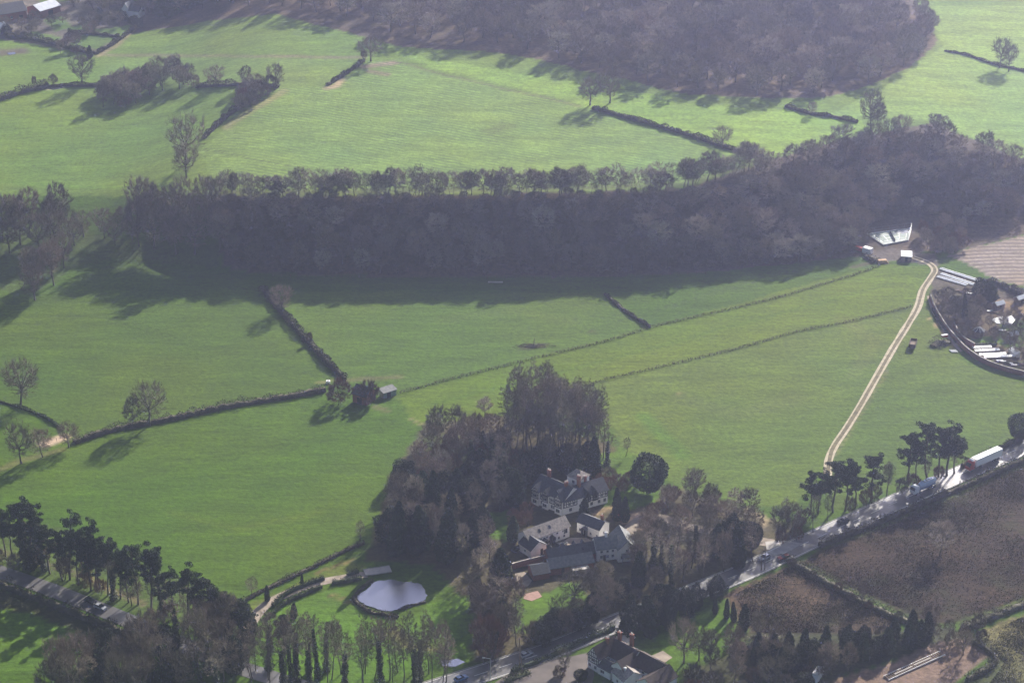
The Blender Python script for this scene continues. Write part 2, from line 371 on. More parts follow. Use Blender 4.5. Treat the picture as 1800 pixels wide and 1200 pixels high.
# upper left gardens and farm
zone([(-100, -100), (240, -100), (230, 45), (180, 95), (0, 70), (-100, 70)], (.10, .09, .075), (.5, 0, 0))
for q in ([(75, 35), (110, 28), (125, 48), (100, 55)], [(45, 58), (60, 55), (105, 66), (100, 75), (55, 66)], [(118, 50), (150, 42), (165, 46), (135, 62)], [(145, 62), (165, 58), (205, 68), (170, 87), (120, 80)], [(165, 52), (235, 44), (215, 62), (175, 58)], [(25, 12), (38, 10), (48, 16), (35, 17)], [(60, -5), (125, -5), (125, 2), (70, 3)]):
    zone(q, (.085, .15, .045))
# worn patches and strips
for pts, wp, c, am in (
    ([(600, 140), (590, 152), (575, 155)], 7, (.30, .25, .19), .9), ([(640, 118), (690, 112)], 8, (.22, .17, .14), .9), ([(650, 126), (680, 130)], 6, (.16, .12, .10), .9),
    ([(500, 160), (440, 195), (400, 225)], 8, (.22, .19, .12), .55), ([(180, 97), (300, 98), (640, 101)], 5, (.15, .12, .09), .75),
    ([(-50, 310), (40, 322), (130, 329), (300, 328), (375, 332)], 4, (.10, .20, .03), .9), ([(690, 108), (850, 148), (1020, 187)], 3, (.10, .095, .06), .8),
    ([(360, 262), (500, 290), (620, 310)], 2, (.05, .06, .03), .7), ([(240, 45), (210, 75), (170, 100)], 5, (.2, .17, .1), .8), ([(85, 155), (108, 152)], 6, (.36, .32, .29), .9),
    ([(1200, 198), (1300, 230), (1400, 262)], 2, (.09, .15, .04), .5), ([(0, 92), (40, 90)], 12, (.085, .07, .06), .95), ([(120, 12), (60, 36), (30, 38)], 6, (.3, .23, .19), .8), ([(60, 10), (30, 5)], 3, (.3, .26, .22), .7),
    ([(600, 668), (640, 665), (700, 662)], 7, (.14, .11, .06), .6), ([(660, 716), (680, 722)], 6, (.16, .12, .08), .6), ([(720, 735), (740, 745)], 3, (.2, .17, .1), .7),
    ([(920, 610), (955, 607)], 9, (.055, .045, .03), .85), ([(1040, 583), (1048, 584)], 4, (.06, .05, .03), .8), ([(1190, 693), (1196, 692)], 4, (.2, .16, .12), .8),
    ([(560, 673), (600, 666)], 3, (.2, .18, .1), .7), ([(80, 780), (112, 768)], 11, (.42, .35, .32), .95), ([(0, 825), (40, 808), (110, 790)], 8, (.12, .11, .06), .6), ([(380, 339), (700, 336), (1000, 332), (1200, 324), (1345, 281)], 9, (.06, .07, .03), .7),
    ([(1000, 590), (1143, 548), (1300, 505)], 1.6, (.04, .07, .02), .7), ([(850, 600), (1000, 560), (1143, 545), (1420, 468)], 1.6, (.04, .07, .02), .6),
    ([(1310, 895), (1345, 912), (1340, 925)], 6, (.33, .28, .19), .8), ([(560, 1005), (620, 985)], 4, (.16, .12, .07), .7), ([(620, 1060), (585, 1045)], 5, (.15, .11, .08), .7),
    ([(690, 1108), (720, 1135), (760, 1140)], 12, (.15, .13, .06), .75), ([(905, 925), (925, 905)], 9, (.26, .19, .10), .9), ([(795, 905), (800, 885)], 7, (.22, .15, .07), .8),
    ([(1040, 905), (1080, 890)], 7, (.27, .21, .13), .9), ([(1100, 915), (1125, 905), (1130, 925)], 12, (.38, .30, .25), .95), ([(1200, 860), (1260, 900), (1300, 905)], 5, (.13, .11, .07), .6),
    ([(1130, 730), (1170, 770), (1200, 800)], 14, (.06, .16, .012), .6), ([(1740, 530), (1800, 545)], 16, (.22, .16, .10), .6),
    ([(1458, 810), (1492, 748), (1545, 660), (1600, 566), (1620, 515)], 5, (.11, .13, .03), .6), ([(1470, 800), (1560, 650)], 3, (.2, .17, .09), .4),
    ([(200, 560), (330, 600), (560, 655)], 2.6, (.035, .065, .01), .6), ([(196, 566), (326, 606), (556, 661)], 2.6, (.035, .065, .01), .6), ([(150, 850), (400, 800), (690, 745)], 2.6, (.035, .07, .005), .6), ([(152, 857), (402, 807), (690, 752)], 2.6, (.035, .07, .005), .6),
    ([(1060, 740), (1200, 790), (1420, 800)], 2.6, (.045, .08, .01), .6), ([(1060, 747), (1200, 797), (1420, 807)], 2.6, (.045, .08, .01), .6), ([(740, 715), (1000, 650), (1300, 570), (1560, 500)], 5, (.06, .12, .006), .5), ([(300, 900), (420, 930), (560, 900)], 10, (.075, .12, .01), .5), ([(1480, 560), (1540, 600), (1500, 660)], 14, (.10, .135, .045), .5),
    ([(1200, 700), (1300, 730), (1400, 700)], 20, (.085, .12, .04), .5), ([(780, 560), (900, 545), (1000, 565)], 16, (.08, .125, .03), .5), ([(860, 232), (900, 222)], 12, (.09, .13, .05), .6),
    ([(1660, 600), (1680, 612)], 5, (.2, .16, .1), .8), ([(1636, 560), (1660, 585), (1690, 615)], 2.2, (.36, .28, .2), .9), ([(1500, 470), (1545, 458), (1560, 462)], 5, (.09, .07, .055), .85),
    ([(1250, 940), (1330, 945)], 5, (.2, .17, .12), .7), ([(140, 1010), (250, 1060)], 7, (.17, .11, .07), .7), ([(-20, 962), (140, 1010)], 6, (.12, .085, .06), .6),
    ):
    strip(pts, wp, c, None, am)
_gr = cover[..., 1] > cover[..., 0] * 1.2; cover[..., 0][_gr] *= .98; cover[..., 2][_gr] *= .7; cover[_gr] *= .95
nx, ny = len(gx), len(gy)
V = np.stack([XX, YY, ZZ], -1).reshape(-1, 3)
ii = np.arange(nx * ny).reshape(ny, nx)
Q = np.stack([ii[:-1, :-1], ii[:-1, 1:], ii[1:, 1:], ii[1:, :-1]], -1).reshape(-1, 4)
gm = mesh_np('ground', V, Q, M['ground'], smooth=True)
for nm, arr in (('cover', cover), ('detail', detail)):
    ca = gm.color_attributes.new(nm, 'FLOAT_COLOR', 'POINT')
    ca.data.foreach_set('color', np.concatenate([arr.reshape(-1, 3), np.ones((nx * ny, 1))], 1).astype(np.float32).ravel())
ground = tag(link('ground', gm), kind='structure')

# ------------------------------------------------------------------ ribbons: roads, tracks, drives
def curve(pts, step=2.0):
    P = np.array([G(*p)[:2] for p in pts]); P = np.vstack([2 * P[0] - P[1], P, 2 * P[-1] - P[-2]])
    out = []
    for i in range(1, len(P) - 2):
        p0, p1, p2, p3 = P[i - 1:i + 3]; n = max(2, int(np.linalg.norm(p2 - p1) / step))
        for t in np.arange(n) / n:
            out.append(.5 * ((2 * p1) + (-p0 + p2) * t + (2 * p0 - 5 * p1 + 4 * p2 - p3) * t * t + (-p0 + 3 * p1 - 3 * p2 + p3) * t ** 3))
    out.append(P[-2]); return np.array(out)
def side_of(C):
    T = np.gradient(C, axis=0); T /= np.linalg.norm(T, axis=1)[:, None]; return np.stack([-T[:, 1], T[:, 0]], -1)
def ribbon_arrays(C, off, width, lift, cols=3, wob_=0.0, seed=1):
    N = side_of(C); r = np.random.RandomState(seed); ws = np.linspace(-.5, .5, cols)
    wd = width * (1 + wob_ * np.interp(np.arange(len(C)), np.arange(0, len(C) + 6, 6), r.uniform(-1, 1, len(np.arange(0, len(C) + 6, 6)))))
    V = []
    for c in ws:
        p = C + N * (off + c * wd)[:, None]
        V.append(np.column_stack([p, height(p[:, 0], p[:, 1]) + lift]))
    V = np.stack(V, 1); n = len(C); idx = np.arange(n * cols).reshape(n, cols)
    Fq = np.stack([idx[:-1, 1:], idx[:-1, :-1], idx[1:, :-1], idx[1:, 1:]], -1).reshape(-1, 4)
    return V.reshape(-1, 3), Fq
def ribbon(name, pts, width, lift, m, off=0.0, cols=3, wob_=0.0, step=2.0, smooth=True):
    V, Fq = ribbon_arrays(curve(pts, step), off, width, lift, cols, wob_)
    return tag(link(name, mesh_np(name, V, Fq, m, smooth=smooth)), kind='structure')
def patch(name, poly, lift, m, soft=0):
    'a flat sheet with an outline of photo points, laid on the ground'
    P = np.array([G(*p) for p in poly]); mb = MB()
    if soft:                                             # rounded, slightly irregular outline
        n_ = len(P); r_ = np.random.RandomState(2); o_ = []
        for i in range(n_):
            p0, p1, p2, p3 = P[i - 1], P[i], P[(i + 1) % n_], P[(i + 2) % n_]
            for t in np.arange(5) / 5: o_.append(.5 * (2 * p1 + (p2 - p0) * t + (2 * p0 - 5 * p1 + 4 * p2 - p3) * t * t + (3 * p1 - p0 - 3 * p2 + p3) * t ** 3) + r_.normal(size=3) * [.18, .18, 0])
        P = np.array(o_)
    z = P[:, 2].max() + lift
    mb.prism([(p[0], p[1], z - .3) for p in P], (0, 0, .3)); o = mb.build(name, m)
    return tag(o, kind='structure')
ROAD = [(1900, 745), (1800, 785), (1700, 828), (1600, 872), (1500, 916), (1400, 962), (1320, 1000), (1230, 1037), (1080, 1096), (980, 1138), (900, 1166), (820, 1192), (700, 1230)]
ribbon('road', ROAD, 8.6, .10, M['asphalt'], cols=5)
ribbon('road_bottom_left', [(-120, 965), (0, 1005), (100, 1040), (180, 1072), (260, 1105), (400, 1165), (560, 1215)], 6.6, .10, M['asphalt'], cols=5)
def marking(C, off, width, dash=None):
    V, Fq = ribbon_arrays(C, off, width, .15, 2)
    if dash:
        keep = [i for i in range(len(Fq)) if (i // dash) % 2 == 0]; Fq = Fq[keep]
    return V, Fq
def merge(parts):
    V = []; Fs = []; n = 0
    for v, f in parts: V.append(v); Fs.append(f + n); n += len(v)
    return np.vstack(V), np.vstack(Fs)
CR = curve(ROAD)
V_, F_ = merge([marking(CR, 0, .25, 2), marking(CR, 3.9, .2), marking(CR, -3.9, .2)])
tag(link('road_markings', mesh_np('road_markings', V_, F_, M['paint'])), kind='structure')
kb = []
for s_ in (-1, 1):
    for o_, l_ in ((4.45, .2),):
        kb.append(ribbon_arrays(CR, s_ * o_, .28, l_, 2))
        v, f = ribbon_arrays(CR, s_ * 4.31, .001, .2, 2); v = v.reshape(-1, 2, 3); v[:, 0, 2] -= .16; kb.append((v.reshape(-1, 3), f))
V_, F_ = merge(kb); tag(link('kerb', mesh_np('kerb', V_, F_, M['kerb'])), kind='structure')
# twin-rutted farm track
TRACK = [(1455, 835), (1457, 810), (1466, 785), (1488, 752), (1512, 713), (1540, 664), (1570, 612), (1596, 570), (1613, 540), (1622, 510), (1636, 488), (1643, 474), (1632, 462), (1605, 452)]
CT = curve(TRACK, 1.5)
V_, F_ = merge([ribbon_arrays(CT, 1.05, .9, .07, 2, .5, 1), ribbon_arrays(CT, -1.05, .9, .07, 2, .5, 2)])
tag(link('farm_track', mesh_np('farm_track', V_, F_, M['dirt'])), kind='structure')
ribbon('farm_track_verge', TRACK, 2.2, .045, mat('track_middle', (.14, .12, .06), .95, .4, .5), wob_=.45)
ribbon('drive', [(420, 1135), (440, 1095), (465, 1065), (500, 1045), (550, 1026), (600, 1016), (645, 1009)], 4.0, .08, M['gravel'], wob_=.1)
ribbon('drive_approach', [(1360, 955), (1300, 945), (1230, 930), (1160, 910), (1125, 915), (1105, 932), (1085, 950), (1060, 962)], 5.0, .08, M['gravel'], wob_=.12)
patch('road_junction', [(1345, 952), (1375, 950), (1410, 955), (1390, 968), (1350, 980)], .11, M['concrete'])
patch('courtyard', [(945, 985), (1000, 945), (1030, 945), (1060, 960), (1060, 975), (960, 995)], .06, M['gravel'])
patch('terrace', [(905, 1008), (922, 1005), (935, 1020), (928, 1030), (912, 1032)], .06, M['gravel'])
patch('brick_terrace', [(922, 1044), (945, 1038), (953, 1048), (935, 1056), (920, 1052)], .05, mat('brick_paving', (.33, .2, .16), .9, .2, 1))
patch('pub_car_park', [(870, 1200), (900, 1180), (960, 1160), (1010, 1152), (1036, 1146), (1045, 1185), (1030, 1240), (860, 1240)], .06, mat('worn_tarmac', (.12, .10, .09), .85, .3, .2))
ribbon('garden_path', [(1632, 520), (1640, 545), (1655, 572), (1672, 598), (1690, 618)], 1.4, .06, M['gravel'])
# ponds
POND = [(626, 1052), (634, 1043), (648, 1034), (655, 1024), (672, 1020), (690, 1018), (705, 1022), (722, 1023), (738, 1026), (746, 1035), (748, 1053), (735, 1059), (712, 1064), (700, 1070), (682, 1074), (662, 1070), (642, 1062)]
patch('pond_water', POND, .05, M['water'], 1)
patch('pond_water_small', [(775, 1160), (805, 1157), (818, 1163), (800, 1171), (778, 1170)], .05, M['water'])
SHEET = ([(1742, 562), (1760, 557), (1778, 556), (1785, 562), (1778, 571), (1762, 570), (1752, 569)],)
patch('puddle_water', [(84, 156), (104, 152), (112, 155), (95, 158)], .05, M['water'])
patch('slurry_pool_water', [(12, 94), (26, 92), (28, 95), (16, 97)], .05, M['water'])
# ------------------------------------------------------------------ tree builders (arrays of slim triangles)
def tubes(P0, P1, R0, R1, n=4):
    P0 = np.asarray(P0, float); P1 = np.asarray(P1, float); m = len(P0)
    D = P1 - P0; D /= np.linalg.norm(D, axis=1)[:, None] + 1e-9
    A = np.cross(D, np.where(np.abs(D[:, 2:3]) < .9, [[0, 0, 1.]], [[1., 0, 0]])); A /= np.linalg.norm(A, axis=1)[:, None] + 1e-9
    B = np.cross(D, A); t = 2 * np.pi * np.arange(n) / n
    ring = np.cos(t)[None, :, None] * A[:, None] + np.sin(t)[None, :, None] * B[:, None]
    V = np.concatenate([P0[:, None] + ring * np.asarray(R0)[:, None, None], P1[:, None] + ring * np.asarray(R1)[:, None, None]], 1)
    i = np.arange(n); j = (i + 1) % n
    t1 = np.stack([i, j, n + j], -1); t2 = np.stack([i, n + j, n + i], -1); T = np.concatenate([t1, t2])
    return V.reshape(-1, 3), (T[None] + (np.arange(m) * 2 * n)[:, None, None]).reshape(-1, 3)
def slivers(P, D, L, W, rs):
    D = D / (np.linalg.norm(D, axis=1)[:, None] + 1e-9); A = np.cross(D, rs.normal(size=D.shape)); A /= np.linalg.norm(A, axis=1)[:, None] + 1e-9
    L = np.asarray(L).reshape(-1, 1) * np.ones((len(P), 1)); W = np.asarray(W).reshape(-1, 1) * np.ones((len(P), 1))
    V = np.stack([P - A * W / 2, P + A * W / 2, P + D * L], 1)
    return V.reshape(-1, 3), np.arange(len(P) * 3).reshape(-1, 3)
def leaves(P, size, rs):
    n = len(P); D = rs.normal(size=(n, 3)); D /= np.linalg.norm(D, axis=1)[:, None]; A = np.cross(D, rs.normal(size=(n, 3))); A /= np.linalg.norm(A, axis=1)[:, None]
    s = (size * rs.uniform(.6, 1.3, n))[:, None]
    V = np.stack([P + D * s, P - D * s * .5 + A * s * .75, P - D * s * .5 - A * s * .75], 1)
    return V.reshape(-1, 3), np.arange(n * 3).reshape(-1, 3)
def join(parts):
    V = []; Fs = []; n = 0
    for v, f in parts: V.append(v); Fs.append(f + n); n += len(v)
    return np.vstack(V), np.vstack(Fs)
def lumpy(U, seed, amp=.16):
    r = np.random.RandomState(seed); o = np.zeros(len(U))
    for k in range(7):
        d = r.normal(size=3); o += np.sin(U @ d * r.uniform(1.2, 3.2) + r.uniform(0, 6.28))
    return 1 + amp * o / 2.2
def bare(seed, Hh, Ww, z0, form, M_=110, nt=26, tw=.075, trunk_r=.32, stems=1):
    'a leafless tree; returns (trunk arrays, crown arrays)'
    r = np.random.RandomState(seed)
    zc = (Hh + z0) / 2; rad = np.array([Ww / 2, Ww / 2, (Hh - z0) / 2])
    T0, T1, A0, A1 = [], [], [], []
    LP = []                                              # points where small branches may start
    top = {'oak': .42, 'round': .72, 'tall': .92, 'bush': .25}[form] * Hh
    for s in range(stems):
        base = np.array([0, 0, 0.]) + (r.normal(size=3) * [.5, .5, 0] if stems > 1 else 0)
        lean = r.normal(size=3) * [.05, .05, 0] * (4 if stems > 1 else 1)
        n = 6; pts = [base]
        for i in range(n): pts.append(pts[-1] + np.array([lean[0], lean[1], 1]) * top / n + r.normal(size=3) * [.02, .02, 0] * Hh * .5)
        pts = np.array(pts); rr = np.interp(np.arange(n + 1), [0, 1, n], [trunk_r * 1.25, trunk_r, trunk_r * (.5 if form in ('oak', 'bush') else .15)]) / (stems ** .5)
        T0.append(pts[:-1]); T1.append(pts[1:]); A0.append(rr[:-1]); A1.append(rr[1:])
        K = {'oak': 8, 'round': 11, 'tall': 13, 'bush': 5}[form]
        for k in range(K):
            u = r.uniform({'oak': .7, 'round': .38, 'tall': .4, 'bush': .2}[form], 1.0)
            st = np.array([np.interp(u * n, np.arange(n + 1), pts[:, c]) for c in range(3)])
            az = 2.4 * k + r.uniform(-.4, .4) + s * 1.3; el = {'oak': r.uniform(.15, 1.25), 'round': r.uniform(.35, 1.2), 'tall': r.uniform(.8, 1.3), 'bush': r.uniform(.5, 1.3)}[form]
            d = np.array([math.cos(az) * math.cos(el), math.sin(az) * math.cos(el), math.sin(el)])
            q = (st - [0, 0, zc]) / rad; dd = d / rad; a_ = dd @ dd; b_ = q @ dd; c_ = q @ q - 1
            tt = (-b_ + math.sqrt(max(b_ * b_ - a_ * c_, 0.01))) / a_ * r.uniform(.6, .85)
            m1 = st + d * tt * .5 + r.normal(size=3) * tt * .05; m2 = st + d * tt + np.array([0, 0, .12 * tt]) + r.normal(size=3) * tt * .07
            r0 = trunk_r * {'oak': .5, 'round': .33, 'tall': .22, 'bush': .5}[form] / stems ** .5
            T0 += [[st], [m1]]; T1 += [[m1], [m2]]; A0 += [[r0], [r0 * .65]]; A1 += [[r0 * .65], [r0 * .25]]
            for f in (.3, .5, .7, .9, 1.): LP.append(st + (m1 - st) * min(1, f * 2) if f <= .5 else m1 + (m2 - m1) * (f * 2 - 1))
        for f in np.linspace(.6, 1, 4): LP.append(np.array([np.interp(f * n, np.arange(n + 1), pts[:, c]) for c in range(3)]))
    T0, T1, A0, A1 = (np.concatenate([np.asarray(x, float) for x in L]) for L in (T0, T1, A0, A1))
    trunk = tubes(T0, T1, A0, A1, 6); LP = np.array(LP)
    U = r.normal(size=(M_, 3)); U[:, 2] += .25; U /= np.linalg.norm(U, axis=1)[:, None]
    rr = r.uniform(.45, 1, M_) ** .6 * .93 * lumpy(U, seed + 3)
    E = U * rr[:, None] * rad + [0, 0, zc]
    if form in ('round', 'tall'): E[:, 2] = np.maximum(E[:, 2], z0)
    k = np.argmin(((E[:, None] - LP[None]) ** 2).sum(-1) + 1.5 * (LP[None, :, 2] > E[:, None, 2]) * 4, 1)
    S = LP[k]; mid = (S + E) / 2 + r.normal(size=S.shape) * .25 - [0, 0, .0]
    br = tubes(np.concatenate([S, mid]), np.concatenate([mid, E]), np.r_[np.full(M_, .07), np.full(M_, .045)] * Ww / 11, np.r_[np.full(M_, .045), np.full(M_, .02)] * Ww / 11, 3)
    f = r.uniform(.35, 1, (M_, nt))[..., None]
    P = (mid[:, None] * (1 - f) + E[:, None] * f + r.normal(size=(M_, nt, 3)) * .12).reshape(-1, 3)
    out = (P - [0, 0, z0 + (zc - z0) * .5]) / rad; out /= np.linalg.norm(out, axis=1)[:, None] + 1e-6
    D = out + r.normal(size=P.shape) * .5 + [0, 0, .45]
    tg = slivers(P, D, r.uniform(.6, 1.9, len(P)) * Ww / 11, tw, r)
    return trunk, join([br, tg]), E
def pine(seed, Hh, Ww):
    r = np.random.RandomState(seed); n = 8; pts = [np.zeros(3)]
    for i in range(n): pts.append(pts[-1] + [r.normal() * .22, r.normal() * .22, Hh * .93 / n])
    pts = np.array(pts); rr = np.linspace(.42, .14, n + 1)
    T0, T1, A0, A1 = [pts[:-1]], [pts[1:]], [rr[:-1]], [rr[1:]]; P = []
    for k in range(26):
        u = r.uniform(.42, 1.0); st = np.array([np.interp(u * n, np.arange(n + 1), pts[:, c]) for c in range(3)])
        az = 2.4 * k + r.uniform(-.5, .5); L = Ww / 2 * r.uniform(.35, 1) * (1.1 - .45 * (u - .42) / .58)
        e = st + [math.cos(az) * L, math.sin(az) * L, r.uniform(.05, .35) * L + .6]
        T0.append([st]); T1.append([e]); A0.append([.1]); A1.append([.04])
        for c in range(r.randint(2, 4)):
            cpt = st + (e - st) * r.uniform(.6, 1.1) + r.normal(size=3) * [.7, .7, .3]; m = int(r.uniform(70, 130))
            q = r.normal(size=(m, 3)); q /= np.linalg.norm(q, axis=1)[:, None]; q *= (r.uniform(0, 1, m) ** .4)[:, None]
            P.append(cpt + q * [1.4 * r.uniform(.6, 1.2), 1.4 * r.uniform(.6, 1.2), .6])
    for k in range(4):                                   # dead snags low down
        u = r.uniform(.35, .55); st = np.array([np.interp(u * n, np.arange(n + 1), pts[:, c]) for c in range(3)]); az = r.uniform(0, 6.3)
        T0.append([st]); T1.append([st + [math.cos(az) * 1.4, math.sin(az) * 1.4, .2]]); A0.append([.06]); A1.append([.02])
    T = [np.concatenate([np.asarray(x, float) for x in L]) for L in (T0, T1, A0, A1)]
    return tubes(*T, 6), leaves(np.vstack(P), .27, r), None
def cone(seed, Hh, Ww, z0, n, size, power=.8, droop=True):
    r = np.random.RandomState(seed); tr = tubes([[0, 0, 0]], [[0, 0, Hh * .95]], [.28], [.05], 6)
    u = r.uniform(0, 1, n) ** 1.3; th = r.uniform(0, 6.283, n); lob = 1 + .14 * np.sin(th * 5 + seed) + .12 * np.sin(th * 3 + u * 14) + .10 * np.sin(u * 40)
    rr = Ww / 2 * (1 - u) ** power * np.minimum(1, .55 + u * 2.5) * lob * r.uniform(.45, 1, n) ** .5 + .1
    P = np.stack([rr * np.cos(th), rr * np.sin(th), z0 + u * (Hh - z0) - (rr * .15 if droop else 0)], -1)
    return tr, leaves(P, size, r), None
def ball(seed, Hh, Ww, z0, n, size):
    r = np.random.RandomState(seed); tr = tubes([[0, 0, 0]], [[0, 0, Hh * .6]], [.4], [.2], 6)
    U = r.normal(size=(n, 3)); U /= np.linalg.norm(U, axis=1)[:, None]
    rr = r.uniform(.55, 1, n) ** .45 * lumpy(U * 1.6, seed, .17); rad = np.array([Ww / 2, Ww / 2, (Hh - z0) / 2])
    P = U * rr[:, None] * rad + [0, 0, (Hh + z0) / 2]
    return tr, leaves(P, size, r), None
def ivy(seed, Hh, Ww):
    tr, cr, E = bare(seed, Hh, Ww, Hh * .5, 'tall', 60, 18, .07, .26)
    r = np.random.RandomState(seed); n = 1500; u = r.uniform(0, 1, n) ** 1.1; th = r.uniform(0, 6.3, n); q = r.uniform(.3, 1, n) * (1.15 - .7 * u) * (1 + .3 * np.sin(u * 13))
    P = np.stack([q * np.cos(th), q * np.sin(th), .2 + u * Hh * .72], -1)
    return tr, cr, leaves(P, .26, r)
KIND = {}
def reg(kind, trunk, crown, m_tr, m_cr, hh, extra=None, merged=False):
    i = len(KIND.setdefault(kind, []))
    tm = mesh_np('trunk', *trunk, m_tr, smooth=True); cm = mesh_np('crown', *crown, m_cr)
    V, Fq = join([trunk, crown]); mi = np.r_[np.zeros(len(trunk[1]), int), np.ones(len(crown[1]), int)]
    jm = mesh_np(kind, V, Fq, [m_tr, m_cr], mi)
    d = dict(trunk=tm, crown=cm, joined=jm, h=hh[0], w=hh[1], arr=(V, Fq, mi), extra=extra); KIND[kind].append(d)
for i in range(4):
    t, c, E = bare(10 + i, 14, 13.5, 2.4, 'oak', 230, 13, .058, .40); reg('oak', t, c, M['bark'], M['twig'], (14, 13.5))
for i in range(5):
    t, c, E = bare(30 + i, 15, 10.5, 2.6, 'round', 230, 18, .075, .24); reg('round', t, c, M['bark'], M['twig'], (15, 10.5))
for i in range(3):
    t, c, E = bare(40 + i, 13, 8, 2.2, 'round', 170, 17, .085, .18); reg('pale', t, c, M['bark'], M['twig_pale'], (13, 8))
for i in range(4):
    t, c, E = bare(50 + i, 22, 7, 6.0, 'tall', 170, 14, .065, .2); reg('tall', t, c, M['bark'], M['twig'], (22, 7))
for i in range(4):
    t, c, E = bare(60 + i, 12, 8.5, 2.2, 'round', 190, 9, .055, .13, stems=2); reg('crest', t, c, M['bark'], [M['twig'], M['twig_pale']][i % 2], (12, 8.5))
for i in range(3):
    t, c, E = bare(70 + i, 4.5, 6.5, .3, 'bush', 100, 26, .07, .12, stems=4); reg('bush', t, c, M['bark'], [M['twig'], M['twig_red'], M['twig']][i], (4.5, 6.5))
t, c, E = bare(79, 4.5, 6.5, .3, 'bush', 100, 26, .07, .12, stems=4); reg('redbush', t, c, M['bark'], M['twig_red'], (4.5, 6.5))
for i in range(2):
    t, c, E = bare(90 + i, 10, 8, 2.5, 'round', 120, 16, .07, .25); r_ = np.random.RandomState(i)
    k_ = E[E[:, 2] > 5.5]; P_ = (k_[:, None] + r_.normal(size=(len(k_), 9, 3)) * .45).reshape(-1, 3)
    reg('blossom', t, c, M['bark'], M['twig_pale'], (10, 8), extra=('blossom', mesh_np('blossom', *leaves(P_, .13, r_), M['blossom'])))
for i in range(4):
    t, c, E = pine(100 + i, 21, 9.5); reg('pine', t, c, M['bark'], M['pine_leaf'], (21, 9.5))
for i in range(3):
    t, c, E = cone(110 + i, 20, 9, 1.0, 6500, .40, .5); reg('fir', t, c, M['bark'], M['fir_leaf'], (20, 9))
for i in range(2):
    t, c, E = cone(120 + i, 10, 4.2, .3, 3600, .26, .55, False); reg('cypress', t, c, M['bark'], M['yew_leaf'], (10, 4.2))
for i in range(3):
    t, c, E = ball(130 + i, 11, 11, .5, 6500, .30); reg('yew', t, c, M['bark'], M['yew_leaf'], (11, 11))
for i in range(2):
    t, c, lv = ivy(140 + i, 20, 5.5); reg('ivy', t, c, M['bark'], M['twig'], (20, 5.5), extra=('ivy', mesh_np('ivy', *lv, M['ivy_leaf'])))
for i in range(2):                                       # light variants merged into one mass far off
    t, c, E = bare(150 + i, 14, 10, 3, 'round', 60, 16, .14, .25); reg('light', t, c, M['bark'], M['twig'], (14, 10))
KNAME = dict(oak='oak_tree', round='bare_tree', pale='pale_tree', tall='slender_tree', crest='crest_tree', bush='bush', redbush='bush', blossom='blossom_tree', pine='pine_tree', fir='conifer_tree', cypress='cypress_tree', yew='evergreen_tree', ivy='ivy_clad_tree')
RT = random.Random(77)
def plant(P, hm, wm, kind, label, cat=None, group=None, name=None, parts=True, var=None, rot=None):
    'one tree at ground point P, hm metres tall and wm metres wide'
    vs = KIND[kind]; d = vs[RT.randrange(len(vs)) if var is None else var % len(vs)]
    s = (wm / d['w'], wm / d['w'], hm / d['h']); rz = RT.uniform(0, 6.28) if rot is None else rot
    nm = name or KNAME[kind]; cat = cat or ('bush' if 'bush' in kind else 'tree')
    loc = (P[0], P[1], float(P[2]) - .1)
    tl = (RT.uniform(-.07, .07), RT.uniform(-.07, .07))
    if parts:
        r = empty(nm, loc, rz, label, cat, group); r.scale = s; r.rotation_euler = (*tl, rz)
        link('trunk', d['trunk'], r); c = link('crown', d['crown'], r)
        if d['extra']: link(d['extra'][0], d['extra'][1], r)
    else:
        r = tag(link(nm, d['joined'], None, loc, rz, s), label, cat, group); r.rotation_euler = (*tl, rz)
        if d['extra']: link(d['extra'][0], d['extra'][1], r)
    return r
def tree(px, py, hp, wp, kind, label, **k):
    P = G(px, py); return plant(P, hp / up_px(P), wp / scale_at(P), kind, label, **k)
def spots(poly, spacing, n=9999, seed=0, tries=9000, avoid=()):
    r = random.Random(seed); xs = [p[0] for p in poly]; ys = [p[1] for p in poly]
    W = [G(*p) for p in poly]; x0, x1 = min(q[0] for q in W) - 5, max(q[0] for q in W) + 5; y0, y1 = min(q[1] for q in W) - 12, max(q[1] for q in W) + 12
    X = np.array([[r.uniform(x0, x1), r.uniform(y0, y1)] for _ in range(tries)]); Z = height(X[:, 0], X[:, 1]); px, py = proj(X[:, 0], X[:, 1], Z)
    ok = inpoly(px, py, poly)
    for a in avoid: ok &= ~inpoly(px, py, a)
    out = []; cell = {}
    for (x, y), z in zip(X[ok], Z[ok]):
        k = (int(x // spacing), int(y // spacing))
        if any((x - a) ** 2 + (y - b) ** 2 < spacing ** 2 for i in (-1, 0, 1) for j in (-1, 0, 1) for a, b in cell.get((k[0] + i, k[1] + j), ())): continue
        cell.setdefault(k, []).append((x, y)); out.append((x, y, float(z)))
        if len(out) >= n: break
    return out

# ---- the wood on the scarp
SCARP = [(385, 366), (560, 365), (800, 364), (1000, 361), (1200, 352), (1290, 340), (1350, 306), (1480, 265), (1560, 246), (1640, 238), (1720, 272), (1830, 300), (1960, 320), (1960, 345), (1800, 368), (1700, 398), (1650, 412), (1640, 385), (1600, 366), (1550, 384), (1520, 402), (1510, 430), (1500, 448), (1400, 462), (1250, 474), (1000, 482), (700, 482), (480, 478), (420, 465), (390, 450)]
pts = spots(SCARP, 6.3, seed=3, tries=26000)
inview = lambda p: -15 < proj(*p)[0] < 1815
pts = [p for p in pts if inview(p)]
print('scarp', len(pts))
